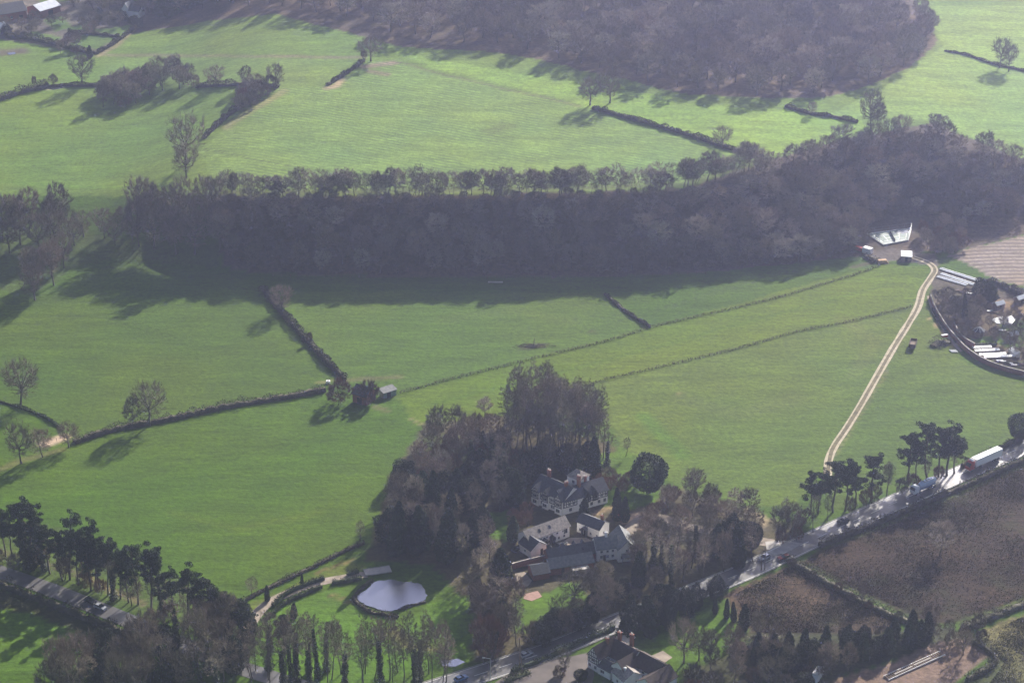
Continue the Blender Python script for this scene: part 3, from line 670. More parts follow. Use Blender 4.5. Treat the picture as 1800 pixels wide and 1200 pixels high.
# those that show largest are the right-hand slope and the front rank
pts.sort(key=lambda p: p[1])
step = max(1, len(pts) / 290.0); pick = set(int(i * step) for i in range(290)); rest = []
rr = random.Random(8)
for i, p in enumerate(pts):
    big = rr.uniform(.8, 1.2)
    if inpoly(*proj(*p)[:2], [(1555, 330), (1700, 330), (1700, 420), (1600, 410)]): big *= .5
    if i in pick:
        u = rr.random(); hgt = (np.interp(proj(*p)[1], [362, 425], [7.5, 12.5]) if proj(*p)[0] < 1330 else 12.5) * big
        kd = 'pale' if u < .36 else 'round' if u < .9 else 'oak'
        lab = {'pale': 'pale twiggy leafless tree standing in the dense wood on the shaded slope', 'round': 'grey brown leafless tree in the dense wood on the shaded slope', 'oak': 'broad leafless tree in the dense wood on the shaded slope'}[kd]
        plant(p, hgt * (.88 if proj(*p)[0] > 1350 else 1), 10.2 * big, kd, lab, name='woodland_tree', group={'pale': 'pale trees of the slope wood', 'round': 'trees of the slope wood', 'oak': 'broad trees of the slope wood'}[kd], parts=False)
    else: rest.append((p, (np.interp(proj(*p)[1], [362, 425], [5.5, 12]) if proj(*p)[0] < 1330 else 12) * big, 9 * big))
# ---- the upper wood
UPPER = [(300, 22), (370, 8), (430, 10), (480, 10), (620, 38), (700, 62), (760, 74), (880, 76), (960, 98), (1060, 128), (1130, 142), (1200, 158), (1350, 170), (1450, 168), (1530, 146), (1600, 112), (1648, 70), (1640, 50), (1605, 22), (1580, -2), (1560, -90), (300, -90)]
pu = [p for p in spots(UPPER, 9.2, seed=5, tries=16000) if inview(p)]
print('upper', len(pu))
pu.sort(key=lambda p: p[1])
for i, p in enumerate(pu):
    big = rr.uniform(.8, 1.25)
    if i < 285 and proj(*p)[1] > -35:
        u = rr.random(); kd = 'pale' if u < .4 else 'oak' if u < .6 else 'round'
        lab = {'pale': 'pale leafless tree in the hazy hillside wood at the top', 'round': 'leafless tree in the hazy hillside wood at the top', 'oak': 'wide crowned leafless tree in the hazy hillside wood at the top'}[kd]
        plant(p, 13.5 * big, 12.5 * big, kd, lab, name='hillside_tree', group={'pale': 'pale trees of the hillside wood', 'round': 'trees of the hillside wood', 'oak': 'wide trees of the hillside wood'}[kd], parts=False)
    else: rest.append((p, 13 * big, 12.5 * big))
def mass(name, items, kind, m, label):
    Vs, Fs, Ms, n = [], [], [], 0
    for (p, h_, w_) in items:
        d = KIND[kind][rr.randrange(len(KIND[kind]))]; V, Fq, mi = d['arr']; a = rr.uniform(0, 6.28)
        Rm = np.array([[math.cos(a), -math.sin(a), 0], [math.sin(a), math.cos(a), 0], [0, 0, 1]])
        Vs.append((V * [w_ / d['w'], w_ / d['w'], h_ / d['h']]) @ Rm.T + np.array(p)); Fs.append(Fq + n); Ms.append(mi); n += len(V)
    return tag(link(name, mesh_np(name, np.vstack(Vs), np.vstack(Fs), m, np.concatenate(Ms))), label, 'woodland', kind='stuff')
if rest: mass('woodland_remainder', rest, 'light', [M['bark'], M['twig']], 'bare twiggy infill of the woods on the hillsides')
us = spots([(380, 348), (700, 347), (1000, 343), (1200, 335)] + SCARP[5:], 4.6, seed=13, tries=12000)
mass('woodland_undergrowth', [(p, rr.uniform(1.5, 3.5), rr.uniform(4, 6)) for p in us if inview(p)], 'bush', [M['bark'], M['twig']], 'bramble undergrowth on the wooded slope')
# ---- single row of thin trees along the crest
x = 398
while x < 1345:
    y = np.interp(x, [380, 700, 1000, 1200, 1350], [349, 345, 341, 331, 288]) + rr.uniform(-3, 4)
    P = G(x, y); hp = rr.uniform(34, 52); wp = rr.uniform(26, 50)
    plant(P, hp / up_px(P), wp / scale_at(P), rr.choices(['crest', 'round', 'pale'], [6, 3, 2])[0], 'thin leafless tree in the single row along the crest of the wooded slope', group='row of trees along the crest', name='crest_tree', parts=False)
    x += rr.choice([5, 7, 9, 11, 14, 20])
# ---- trees one can tell apart
T = tree
for px, py, h_, w_, k_, lb in (
    (495, 550, 46, 46, 'oak', 'small round leafless tree standing on the dark hedge in mid field'),
    (545, 603, 20, 14, 'bush', 'small upright bush growing out of the dark hedge in mid field'),
    (36, 713, 74, 68, 'oak', 'large spreading leafless oak by the fence at the left edge'),
    (233, 754, 56, 36, 'round', 'smaller leafless tree, left of the two on the long field hedge'),
    (263, 747, 70, 62, 'oak', 'broad leafless tree, right of the two on the long field hedge'),
    (38, 814, 64, 52, 'oak', 'leafless tree left of the bare earth patch at the left edge'),
    (75, 803, 50, 44, 'round', 'leafless tree standing beside the bare earth patch at the left edge'),
    (121, 786, 40, 40, 'oak', 'small leafless tree right of the bare earth patch'),
    (597, 709, 38, 50, 'redbush', 'round russet thicket left of the ruined barn'),
    (649, 709, 36, 40, 'redbush', 'round russet thicket between the ruined barn and green shed'),
    (145, 151, 46, 42, 'oak', 'leafless tree on the hedge left of the dark copse'),
    (328, 313, 50, 46, 'oak', 'lower of the two overlapping leafless trees in the upper left field'),
    (326, 288, 74, 60, 'oak', 'tall spreading leafless tree, upper of the overlapping pair in the upper left field'),
    (380, 152, 30, 36, 'oak', 'low leafless tree above the field corner right of the copse'),
    (433, 152, 30, 24, 'round', 'small leafless tree in the upper hedge, left of a pair'),
    (453, 163, 28, 28, 'round', 'small leafless tree leaning over the upper hedge corner'),
    (484, 155, 38, 32, 'oak', 'leafless tree at the corner where the two upper hedges meet'),
    (652, 108, 38, 44, 'oak', 'spiky leafless tree by the muddy gateway in the upper field'),
    (640, 104, 16, 14, 'bush', 'small bush beside the muddy gateway in the upper field'),
    (1037, 185, 42, 42, 'oak', 'left tree of the leafless pair at the end of the thick upper hedge'),
    (1072, 181, 50, 46, 'oak', 'right tree of the leafless pair at the end of the thick upper hedge'),
    (1270, 262, 34, 34, 'oak', 'lone small leafless tree above the thick upper hedge'),
    (1531, 230, 62, 44, 'oak', 'tall leafless tree standing above the top of the slope wood'),
    (1545, 228, 42, 26, 'round', 'slighter leafless tree tucked right of the tall one above the slope wood'),
    (1757, 119, 44, 34, 'oak', 'left tree of the leafless pair in the upper right field'),
    (1773, 126, 40, 28, 'oak', 'right tree of the leafless pair in the upper right field'),
    (1428, 202, 20, 16, 'round', 'tiny leafless tree on the hedge below the hillside wood'),
    (1652, 975, 62, 58, 'pale', 'faint leafless tree standing in the brown heath field'),
    (1516, 1062, 42, 20, 'oak', 'small leafless tree on the diagonal hedge of the heath field'),
    (1632, 1108, 46, 36, 'oak', 'gnarled leafless tree where the heath hedges meet'),
    (1693, 1150, 44, 40, 'oak', 'leafless tree at the corner of the brown yard'),
    (1792, 772, 42, 40, 'yew', 'dark bushy tree beside the road at the right edge'),
    (1250, 886, 38, 34, 'oak', 'small leafless tree on the field edge above the eastern thicket'),
    (632, 956, 42, 20, 'tall', 'slim leafless sapling on the field edge left of the conifers'),
    (443, 1048, 34, 26, 'tall', 'faint sapling at the foot of the big field'),
    (1366, 952, 66, 44, 'round', 'leafless tree left of the pair over the road junction'),
    (1388, 948, 62, 40, 'round', 'leafless tree right of the pair over the road junction'),
    (1559, 872, 62, 30, 'tall', 'slim leafless roadside tree between the two pine clumps'),
    (1100, 802, 34, 16, 'tall', 'little leafless tree on the lawn above the round evergreen'),
    (1008, 1062, 62, 64, 'oak', 'wide leafless tree with thick limbs over the cottage lawn'),
    (985, 1098, 52, 50, 'oak', 'leafless tree on the lawn above the road'),
    (1010, 1092, 44, 36, 'round', 'smaller leafless tree on the lawn edge by the road'),
    (1141, 866, 66, 64, 'yew', 'big round dark evergreen at the top of the manor lawn'),
    (1086, 913, 56, 22, 'cypress', 'tall dark cypress, left of the pair beside the manor lawn'),
    (1099, 916, 44, 18, 'cypress', 'shorter dark cypress, right of the pair beside the manor lawn'),
    (1026, 917, 42, 24, 'cypress', 'dark cone shaped conifer in front of the manor wing'),
    (902, 950, 44, 26, 'fir', 'dark conifer left of the long white cottage'),
    (882, 1042, 78, 48, 'fir', 'dense dark conifer left of the gravel terrace'),
    (700, 972, 92, 34, 'fir', 'tall dark conifer at the left corner of the manor wood'),
    (784, 985, 92, 48, 'fir', 'tallest dark conifer above the right end of the pond'),
    (744, 962, 76, 42, 'fir', 'dark conifer directly above the pond'),
    (728, 950, 66, 44, 'pale', 'twiggy leafless tree among the conifers above the pond'),
    (850, 800, 42, 16, 'cypress', 'small dark spire conifer by the hut in the wood'),
    (1013, 850, 62, 26, 'fir', 'dark conifer behind the manor chimneys'),
    (940, 845, 52, 48, 'yew', 'dark evergreen behind the manor tower'),
    (1112, 1112, 58, 40, 'yew', 'green conical evergreen nearest the old inn'),
    (1140, 1106, 60, 38, 'fir', 'broad green conifer second from the old inn'),
    (1164, 1078, 54, 38, 'yew', 'rounded dark evergreen above the inn garden'),
    (1099, 1125, 44, 36, 'cypress', 'small dark cypress in front of the inn evergreens'),
    (1257, 1078, 26, 11, 'cypress', 'smallest garden cypress in the short row by the heath'),
    (1277, 1086, 34, 12, 'cypress', 'middle garden cypress in the short row by the heath'),
    (1290, 1092, 34, 13, 'cypress', 'right garden cypress of the short row by the heath'),
    (1306, 1106, 44, 24, 'fir', 'bushy dark conifer at the right end of the garden row'),
    (1202, 1165, 78, 62, 'oak', 'leafless garden tree right of the inn'),
    (1228, 1160, 60, 46, 'oak', 'second leafless garden tree right of the inn'),
    (1330, 1125, 50, 30, 'round', 'leafless tree beside the white flowering hedge'),
    (516, 1085, 26, 15, 'cypress', 'small dark shrub right of the curved drive'),
    (470, 1056, 28, 11, 'cypress', 'small dark spire left of the curved drive'),
    (531, 1026, 18, 7, 'cypress', 'tiny dark spire above the clipped hedges of the drive'),
    (520, 1180, 92, 34, 'ivy', 'thick ivy covered tree among the slim trees at the bottom'),
    (500, 1150, 70, 34, 'pine', 'pine standing among slim trees right of the drive'),
    (543, 1185, 80, 26, 'ivy', 'narrow ivy covered tree among the slim trees at the bottom'),
    (852, 733, 36, 34, 'blossom', 'white flowering tree at the top left of the manor wood'),
    (762, 770, 44, 28, 'blossom', 'pale flowering tree at the left corner of the manor wood'),
    (760, 862, 54, 36, 'blossom', 'pinkish flowering tree amid the manor wood'),
    (860, 985, 40, 34, 'blossom', 'pink flowering tree left of the gravel terrace'),
    (860, 1165, 82, 70, 'bush', 'big round leafless thicket above the bottom road'),
    (850, 1095, 70, 62, 'round', 'leafless tree on the slope below the conifers'),
    (895, 1120, 60, 40, 'round', 'leafless tree left of the cottage lawn'),
    (1725, 530, 38, 34, 'yew', 'evergreen with silvery boughs in the walled garden'),
    (1741, 528, 34, 30, 'fir', 'dark conifer right of the silvery evergreen in the walled garden'),
    (1696, 560, 44, 12, 'cypress', 'narrow dark cypress inside the walled garden'),
    (1762, 575, 34, 24, 'oak', 'small tree standing in front of the bright garden pond'),
    (1775, 620, 40, 30, 'oak', 'leafless tree right of the kitchen garden frames'),
    (60, 150, 16, 12, 'bush', 'lone bush above the pale puddle in the upper left'),
    (158, 102, 22, 12, 'cypress', 'small dark conifer at the garden corner upper left'),
    (95, 148, 18, 16, 'bush', 'bush on the hedge left of the upper copse tree'),
    (993, 1180, 42, 30, 'oak', 'small leafless tree standing in the inn forecourt'),
    (984, 1190, 18, 34, 'bush', 'low dark bush beneath the forecourt tree of the inn'),
    (1022, 1196, 18, 26, 'yew', 'low green bush beside the front of the inn'),
    (1242, 882, 20, 16, 'bush', 'small bush left of the field edge tree above the thicket'),
    ):
    g_ = 1.2 if py < 320 and k_ in ('oak', 'round') else 1.08 if k_ == 'oak' and py < 830 else 1
    T(px, py, h_ * g_, w_ * g_, k_, lb)
# ---- groves and belts
def grove(poly, spacing, mix, group, label, hp, wp, seed, name=None, n=9999, parts=False, avoid=(), tries=4000):
    r = random.Random(seed); c = 0
    for p in spots(poly, spacing, n, seed, tries, avoid):
        k = r.choices([m[0] for m in mix], [m[1] for m in mix])[0]; q = r.uniform(.8, 1.2)
        P = np.array(p); f = dict((m[0], m[2:]) for m in mix)[k]; fh, fw = f if f else (1, 1)
        lb = label.format({'oak': 'broad leafless tree', 'round': 'leafless tree', 'pale': 'pale twiggy tree', 'tall': 'slender leafless tree', 'bush': 'bare bush', 'redbush': 'russet bush', 'yew': 'dark evergreen tree', 'fir': 'dark conifer', 'cypress': 'dark cypress', 'ivy': 'ivy clad slender tree', 'pine': 'pine', 'blossom': 'flowering tree'}[k])
        plant(p, hp * q * fh / up_px(P), wp * r.uniform(.85, 1.15) * fw / scale_at(P), k, lb, group=group + ', ' + {'oak': 'broad', 'round': 'leafless', 'pale': 'pale', 'tall': 'slender', 'bush': 'bushes', 'redbush': 'russet bushes', 'yew': 'evergreens', 'fir': 'conifers', 'cypress': 'cypresses', 'ivy': 'ivy clad', 'pine': 'pines', 'blossom': 'flowering'}[k], name=(name or KNAME[k]), parts=parts); c += 1
    return c
HUT = [(825, 780), (880, 780), (885, 800), (825, 800)]
HOUSES = [(895, 905), (930, 862), (1000, 850), (1075, 860), (1165, 865), (1150, 890), (1110, 905), (1130, 925), (1125, 1000), (1060, 1030), (1050, 1060), (905, 1110), (900, 1000)]
grove([(882, 775), (900, 752), (960, 740), (1010, 752), (1058, 780), (1062, 808), (1040, 822), (980, 815), (900, 800)], 3.3, [('tall', 1)], 'tall grove behind the manor', '{} in the tall dense grove behind the manor', 98, 40, 1, name='grove_tree', parts=False)
grove([(745, 792), (775, 770), (850, 762), (885, 785), (880, 815), (800, 828), (750, 812)], 5.4, [('round', 3), ('pale', 1), ('oak', 1), ('yew', .6, .8, 1), ('redbush', 1, .5, .8)], 'manor wood upper part', '{} in the upper left part of the manor wood', 58, 42, 2, avoid=[HUT])
grove([(700, 850), (745, 832), (830, 820), (900, 815), (1000, 822), (1060, 815), (1085, 805), (1060, 835), (1010, 845), (935, 850), (925, 880), (890, 900), (840, 905), (800, 880), (760, 900), (700, 905)], 6.0, [('round', 2.4), ('pale', 1), ('oak', 2), ('ivy', 1.5, 1.1, .8), ('yew', 3, .8, 1), ('fir', .8, 1.1, .8), ('redbush', 1, .45, .8)], 'manor wood middle part', '{} in the middle of the manor wood', 56, 44, 3, avoid=[HUT])
grove([(690, 905), (760, 900), (850, 920), (862, 950), (866, 995), (800, 990), (740, 975), (660, 978), (680, 950)], 6.2, [('round', 2.4), ('pale', .6), ('ivy', 1.5, 1.1, .8), ('yew', 2.4, .8, 1), ('fir', 1.3, 1.25, .8), ('tall', 1, 1.2, .8)], 'manor wood lower part', '{} in the dark lower part of the manor wood', 66, 42, 4)
grove([(830, 1010), (880, 1045), (905, 1060), (915, 1120), (905, 1150), (850, 1170), (830, 1140), (850, 1080), (825, 1040)], 5.5, [('round', 3), ('yew', 1, .7, .9), ('redbush', 1, .5, .9), ('tall', 1)], 'thicket between pond and lawn', '{} in the thicket between the pond and cottage lawn', 55, 40, 5)
grove([(1045, 835), (1120, 845), (1130, 858), (1080, 868), (1050, 855)], 4.0, [('redbush', 2), ('bush', 1)], 'shrubs edging the manor lawn', '{} edging the upper side of the manor lawn', 22, 30, 6)
grove([(1125, 950), (1165, 885), (1215, 868), (1300, 895), (1330, 915), (1335, 945), (1300, 938), (1230, 925), (1150, 905), (1140, 930)], 5.6, [('round', 3), ('pale', 1), ('redbush', 2, .5, .8), ('oak', 1), ('yew', .8, .8, .9)], 'eastern thicket above the lane', '{} in the eastern thicket above the hidden lane', 46, 42, 7)
grove([(1110, 1010), (1130, 945), (1220, 948), (1330, 958), (1345, 975), (1320, 990), (1230, 1020), (1150, 1052), (1120, 1045)], 5.6, [('round', 2.4), ('pale', 1.2), ('ivy', 1, 1.1, .8), ('yew', 1.6, .9, 1), ('oak', 1), ('fir', .7, 1.1, .8), ('tall', 1, 1.1, .8)], 'wood between lane and main road', '{} in the wood between the lane and the main road', 60, 42, 8, tries=6000)
grove([(1035, 1045), (1060, 1020), (1120, 1045), (1135, 1055), (1080, 1082), (1045, 1078)], 4.6, [('yew', 2, .8, .9), ('round', 2), ('bush', 1, .5, .8)], 'trees right of the cottage lawn', '{} crowding the right side of the cottage lawn', 48, 36, 9)
grove([(920, 1128), (1060, 1078), (1070, 1088), (935, 1143)], 3.6, [('bush', 2), ('redbush', 1), ('yew', 1.5), ('round', 1, 1.4, 1)], 'roadside bushes below the lawn', '{} in the roadside belt below the cottage lawn', 38, 36, 10)
grove([(1130, 1118), (1160, 1075), (1240, 1050), (1260, 1055), (1230, 1075), (1150, 1120)], 4.4, [('yew', 2, .9, .9), ('round', 1), ('fir', 1, 1, .8)], 'trees between road and inn garden', '{} between the main road and the inn garden', 44, 34, 11)
grove([(1195, 1195), (1250, 1160), (1330, 1140), (1420, 1165), (1500, 1180), (1420, 1215), (1200, 1230)], 5, [('round', 3), ('bush', 2, .5, .9), ('yew', 1, .6, .9), ('redbush', 1, .5, .8)], 'trees along the bottom edge', '{} in the thicket along the bottom edge right of the inn', 50, 42, 12)
grove([(100, 1195), (140, 1172), (230, 1150), (330, 1125), (400, 1120), (430, 1125), (425, 1170), (400, 1230), (90, 1240)], 5.2, [('oak', 2), ('round', 2), ('ivy', 1, 1, .6), ('yew', 1.2, .7, .8)], 'trees in the bottom left corner', '{} in the big clump at the bottom left', 78, 62, 13)
grove([(370, 1110), (425, 1095), (430, 1125), (380, 1130)], 4.5, [('round', 1), ('pine', 2, 1, .8), ('yew', 1, .7, .8)], 'trees beside the drive entrance', '{} beside the drive entrance', 70, 46, 14)
grove([(440, 1172), (785, 1182), (785, 1222), (440, 1215)], 3.7, [('tall', 6), ('ivy', 1.6, .95, 1.1)], 'slim trees along the bottom', '{} in the loose row along the bottom below the pond', 104, 34, 15, parts=False)
grove([(180, 190), (235, 190), (262, 170), (300, 158), (342, 154), (338, 140), (300, 138), (240, 142), (190, 150), (175, 180)], 5.2, [('round', 3), ('bush', 1, .6, 1), ('oak', 1)], 'copse in the upper left field', '{} in the dark copse of the upper left field', 36, 34, 16)
grove([(410, 190), (440, 160), (480, 158), (450, 185), (425, 195)], 4.5, [('bush', 2), ('round', 1)], 'bushes in the upper hedge corner', '{} in the bushy upper hedge corner', 24, 28, 17)
grove([(-30, 402), (110, 396), (120, 425), (90, 450), (-30, 460)], 7.5, [('oak', 3), ('round', 2)], 'left edge trees', '{} in the belt at the left edge', 72, 56, 18, parts=True)
grove([(115, 405), (240, 405), (245, 435), (130, 432)], 7, [('oak', 3), ('round', 2)], 'tree belt left of the slope wood', '{} in the shadowed belt left of the slope wood', 46, 42, 19, parts=True)
grove([(240, 405), (385, 380), (392, 450), (300, 448), (245, 435)], 6.5, [('oak', 3), ('round', 3)], 'big trees at the left end of the slope wood', '{} at the left end of the slope wood', 84, 54, 20, parts=True)
grove([(40, 500), (115, 470), (120, 495), (60, 530)], 7, [('oak', 3), ('round', 2)], 'trees jutting into the field left', '{} in the clump jutting into the field at the left', 76, 48, 21, parts=True)
grove([(250, -5), (260, 25), (300, 30), (420, 5), (420, -40), (240, -40)], 8, [('oak', 2), ('round', 2), ('fir', .4)], 'trees above the upper left field', '{} along the top edge above the upper left field', 44, 44, 22)
grove([(-20, 66), (60, 62), (115, 40), (60, 44), (-20, 56)], 7, [('round', 2), ('yew', 1, .7, .8), ('bush', 1, .6, 1)], 'trees round the distant farm', '{} close to the distant farm buildings', 22, 24, 43)
grove([(130, -6), (260, 0), (250, 28), (180, 26), (120, 12)], 8, [('round', 2), ('oak', 1), ('fir', .4)], 'trees above the distant farm', '{} in the hazy wood above the distant farm', 32, 34, 44)
grove([(140, 50), (168, 48), (170, 60), (150, 66)], 6, [('round', 1), ('bush', 1, .6, 1)], 'trees between the garden plots', '{} between the distant garden plots', 24, 22, 45)
grove([(1612, 418), (1690, 402), (1702, 436), (1655, 452), (1628, 440)], 4.6, [('bush', 2), ('round', 2, 1.1, .9)], 'scrub between court and ploughed field', '{} between the tennis court and the ploughed field', 24, 26, 46)
grove([(100, 95), (118, 62), (145, 95), (115, 100)], 6, [('bush', 1, .5, .9), ('round', 1)], 'garden trees upper left', '{} in the gardens of the distant farm', 26, 20, 23)
grove([(175, 32), (250, 40), (245, 50), (165, 45)], 7, [('round', 1), ('yew', 1, .7, .8)], 'orchard trees upper left', '{} beside the distant garden plots', 24, 22, 24)
grove([(1648, 528), (1700, 526), (1725, 548), (1715, 590), (1690, 600), (1668, 565), (1650, 545)], 4.2, [('round', 3), ('redbush', 1, .5, 1), ('yew', 1, .6, .8)], 'trees in the walled garden', '{} in the upper part of the walled garden', 27, 28, 25)
grove([(1730, 575), (1800, 540), (1830, 560), (1830, 650), (1790, 640), (1755, 600)], 6, [('bush', 3), ('redbush', 1), ('round', 1.5, 1.4, 1.0)], 'shrubs in the walled garden', '{} in the lower part of the walled garden', 20, 22, 26)
grove([(1320, 1162), (1380, 1150), (1500, 1140), (1610, 1112), (1640, 1118), (1600, 1145), (1480, 1168), (1400, 1185), (1330, 1185)], 4.0, [('fir', 2, 1, .9), ('yew', 2, .85, 1.1), ('round', 1)], 'dark conifer screen above the yard', '{} in the dark screen above the brown yard', 46, 28, 27)
grove([(1640, 1120), (1720, 1100), (1735, 1140), (1660, 1140)], 5, [('bush', 2), ('round', 1)], 'bushes at the yard corner', '{} at the corner above the brown yard', 30, 28, 28)
grove([(60, 985), (150, 1015), (230, 1062), (290, 1090), (420, 1120), (300, 1085), (130, 1030)], 5.5, [('redbush', 2), ('bush', 2), ('tall', 2, 2.4, .8)], 'undergrowth of the left roadside pines', '{} under the roadside pines at the left', 30, 28, 29)
grove([(20, 972), (120, 1000), (240, 1050), (300, 1075), (300, 1088), (230, 1068), (100, 1020), (20, 990)], 6.5, [('ivy', 2, 1, 1), ('round', 2, .9, 1.3), ('pine', 2, 1.25, 1.3)], 'filling of the left roadside belt', '{} filling the dark belt beside the left road', 66, 34, 42)
grove([(-10, 985), (60, 985), (60, 1000), (-10, 1000)], 4.5, [('yew', 2), ('bush', 2)], 'dark bushes at the left road edge', '{} at the foot of the leftmost pines', 30, 28, 30)
grove([(1350, 960), (1400, 905), (1500, 893), (1620, 845), (1680, 835), (1600, 862), (1500, 905), (1400, 950)], 4.8, [('bush', 3), ('tall', 2, 2, .8), ('redbush', 1)], 'undergrowth of the right roadside pines', '{} under the roadside pines at the right', 28, 28, 31)
grove([(1395, 985), (1480, 1035), (1600, 1096), (1590, 1100), (1470, 1045), (1390, 995)], 6, [('bush', 1)], 'bushes on the heath hedge', '{} on the diagonal hedge of the heath', 14, 18, 32)
grove([(900, 905), (935, 905), (940, 925), (905, 930)], 4, [('redbush', 1)], 'russet shrubs by the manor drive', '{} between the manor and the long white cottage', 22, 26, 33)
# ---- pines
pn = 0
for bx, by, ty, wp, where in ((10, 978, 898, 36, 'at the very left edge'), (36, 985, 893, 46, 'second from the left edge'), (62, 992, 892, 48, 'at the thick left end, right side'), (88, 1008, 935, 42, 'drooping low left of the open gap'), (110, 1020, 940, 34, 'with a leaning trunk'), (123, 1018, 915, 52, 'with a wide flat crown'), (160, 1037, 948, 38, 'left of the tall dense crown'), (176, 1034, 928, 40, 'with the tallest dense crown'), (190, 1046, 955, 44, 'right of the tall dense crown'), (212, 1052, 975, 36, 'sloping to the gap'), (243, 1062, 970, 44, 'left of the second dense clump'), (266, 1074, 970, 46, 'topping the second dense clump'), (286, 1072, 995, 38, 'right of the second dense clump'), (330, 1102, 1008, 48, 'alone after the clumps'), (346, 1103, 1030, 30, 'slim one beside the lone pine'), (368, 1106, 1032, 48, 'last one at the right'), (22, 980, 905, 36, 'half hidden between the first two'), (75, 1000, 925, 36, 'slim one inside the thick left end'), (138, 1028, 948, 34, 'slim one right of the flat crown'), (226, 1058, 985, 34, 'slim one at the gap'), (305, 1086, 1010, 36, 'lower one before the lone pine'), (395, 1112, 1050, 34, 'lowest one beyond the last clump')):
    T(bx, by, (by - ty) * 1.14, wp * 1.0, 'pine', 'roadside pine on the left road, ' + where, group='pines along the left road')
for bx, by, ty, wp, where in ((1424, 903, 833, 32, 'first at the left'), (1438, 903, 830, 34, 'second from the left'), (1464, 900, 815, 44, 'topping the left clump over the track end'), (1485, 898, 816, 40, 'right of the track end'), (1503, 893, 822, 34, 'before the lone round crown'), (1530, 880, 798, 44, 'alone with a round crown'), (1596, 848, 763, 40, 'with layered boughs at the left of the tall clump'), (1612, 845, 778, 34, 'lower one in the tall clump'), (1630, 840, 747, 48, 'tall one at the middle of the tall clump'), (1650, 838, 755, 40, 'behind the middle of the tall clump'), (1664, 836, 747, 50, 'tallest at the right of the tall clump'), (1678, 832, 768, 34, 'at the right end of the tall clump')):
    T(bx, by, (by - ty) * 1.05, wp * 1.05, 'pine', 'roadside pine on the right road, ' + where, group='pines along the right road')

# ------------------------------------------------------------------ hedges and fences
def hedge(pts, wm, hm, m, label, dens=46, size=.30, seed=0, name='hedge', cat='hedge', rag=.35, core=True, group=None):
    C = curve(pts, 1.2); r = np.random.RandomState(seed); N = side_of(C); L = np.linalg.norm(np.diff(C, axis=0), axis=1).sum(); n = int(L * dens)
    t = r.uniform(0, len(C) - 1.001, n); i = t.astype(int); f = (t - i)[:, None]; P = C[i] * (1 - f) + C[i + 1] * f
    hv = hm * (1 + rag * np.interp(t, np.arange(0, len(C) + 4, 2), r.uniform(-1, 1, len(np.arange(0, len(C) + 4, 2)))))
    o = r.uniform(-1, 1, n); z = r.uniform(0, 1, n) ** .6
    wv = 1 + .35 * rag * 2 * np.interp(t, np.arange(0, len(C) + 6, 3), r.uniform(-1, 1, len(np.arange(0, len(C) + 6, 3))))
    P = P + N[i] * (o * wv * wm / 2 * (1 - .35 * z ** 3))[:, None]; zz = height(P[:, 0], P[:, 1]) + z * hv
    V = np.column_stack([P, zz]); parts = [leaves(V, size, r)]
    if core:
        hh = hm * .55 * (1 + rag * .7 * r.uniform(-1, 1, len(C))); w2 = wm * .26
        ring = [(-w2, -.1), (-w2 * .8, 1), (w2 * .8, 1), (w2, -.1)]
        vs = np.stack([np.column_stack([C + N * a, height(C[:, 0] + N[:, 0] * a, C[:, 1] + N[:, 1] * a) + (hh if b > .5 else -.1)]) for a, b in ring], 1)
        k = len(C); idx = np.arange(k * 4).reshape(k, 4); q = []
        for j in range(3): q.append(np.stack([idx[:-1, j], idx[:-1, j + 1], idx[1:, j + 1]], -1)); q.append(np.stack([idx[:-1, j], idx[1:, j + 1], idx[1:, j]], -1))
        parts.append((vs.reshape(-1, 3), np.concatenate(q)))
    V, Fq = join(parts)
    return tag(link(name, mesh_np(name, V, Fq, M[m])), label, cat, group)
def fence(pts, label, hm=1.1, gap=3.0, rails=2, m='wood', name='fence', grass=None):
    C = curve(pts, gap); Z = height(C[:, 0], C[:, 1]); r = empty(name, (C[0][0], C[0][1], float(Z[0])), 0, label, 'fence')
    o = np.array([C[0][0], C[0][1], Z[0]])
    B = np.column_stack([C, Z]) - o; n = len(B)
    V, Fq = tubes(B - [0, 0, .2], B + [0, 0, hm], np.full(n, .09), np.full(n, .08), 4)
    pm = mesh_np('post', *tubes([[0, 0, -.2]], [[0, 0, hm]], [.09], [.08], 4), M[m])
    for q in B[:100]: link('post', pm, r, tuple(map(float, q)))
    if n > 100: Bq = B[100:]; link('posts', mesh_np('posts', *tubes(Bq - [0, 0, .2], Bq + [0, 0, hm], np.full(n - 100, .09), np.full(n - 100, .08), 4), M[m]), r)['kind'] = 'stuff'
    for k in range(rails):
        z = hm * (.45 + .45 * k / max(1, rails - 1)); V, Fq = tubes(B[:-1] + [0, 0, z], B[1:] + [0, 0, z], np.full(n - 1, .035), np.full(n - 1, .035), 4)
        link('rail', mesh_np('rail', V, Fq, M[m]), r)
    return r
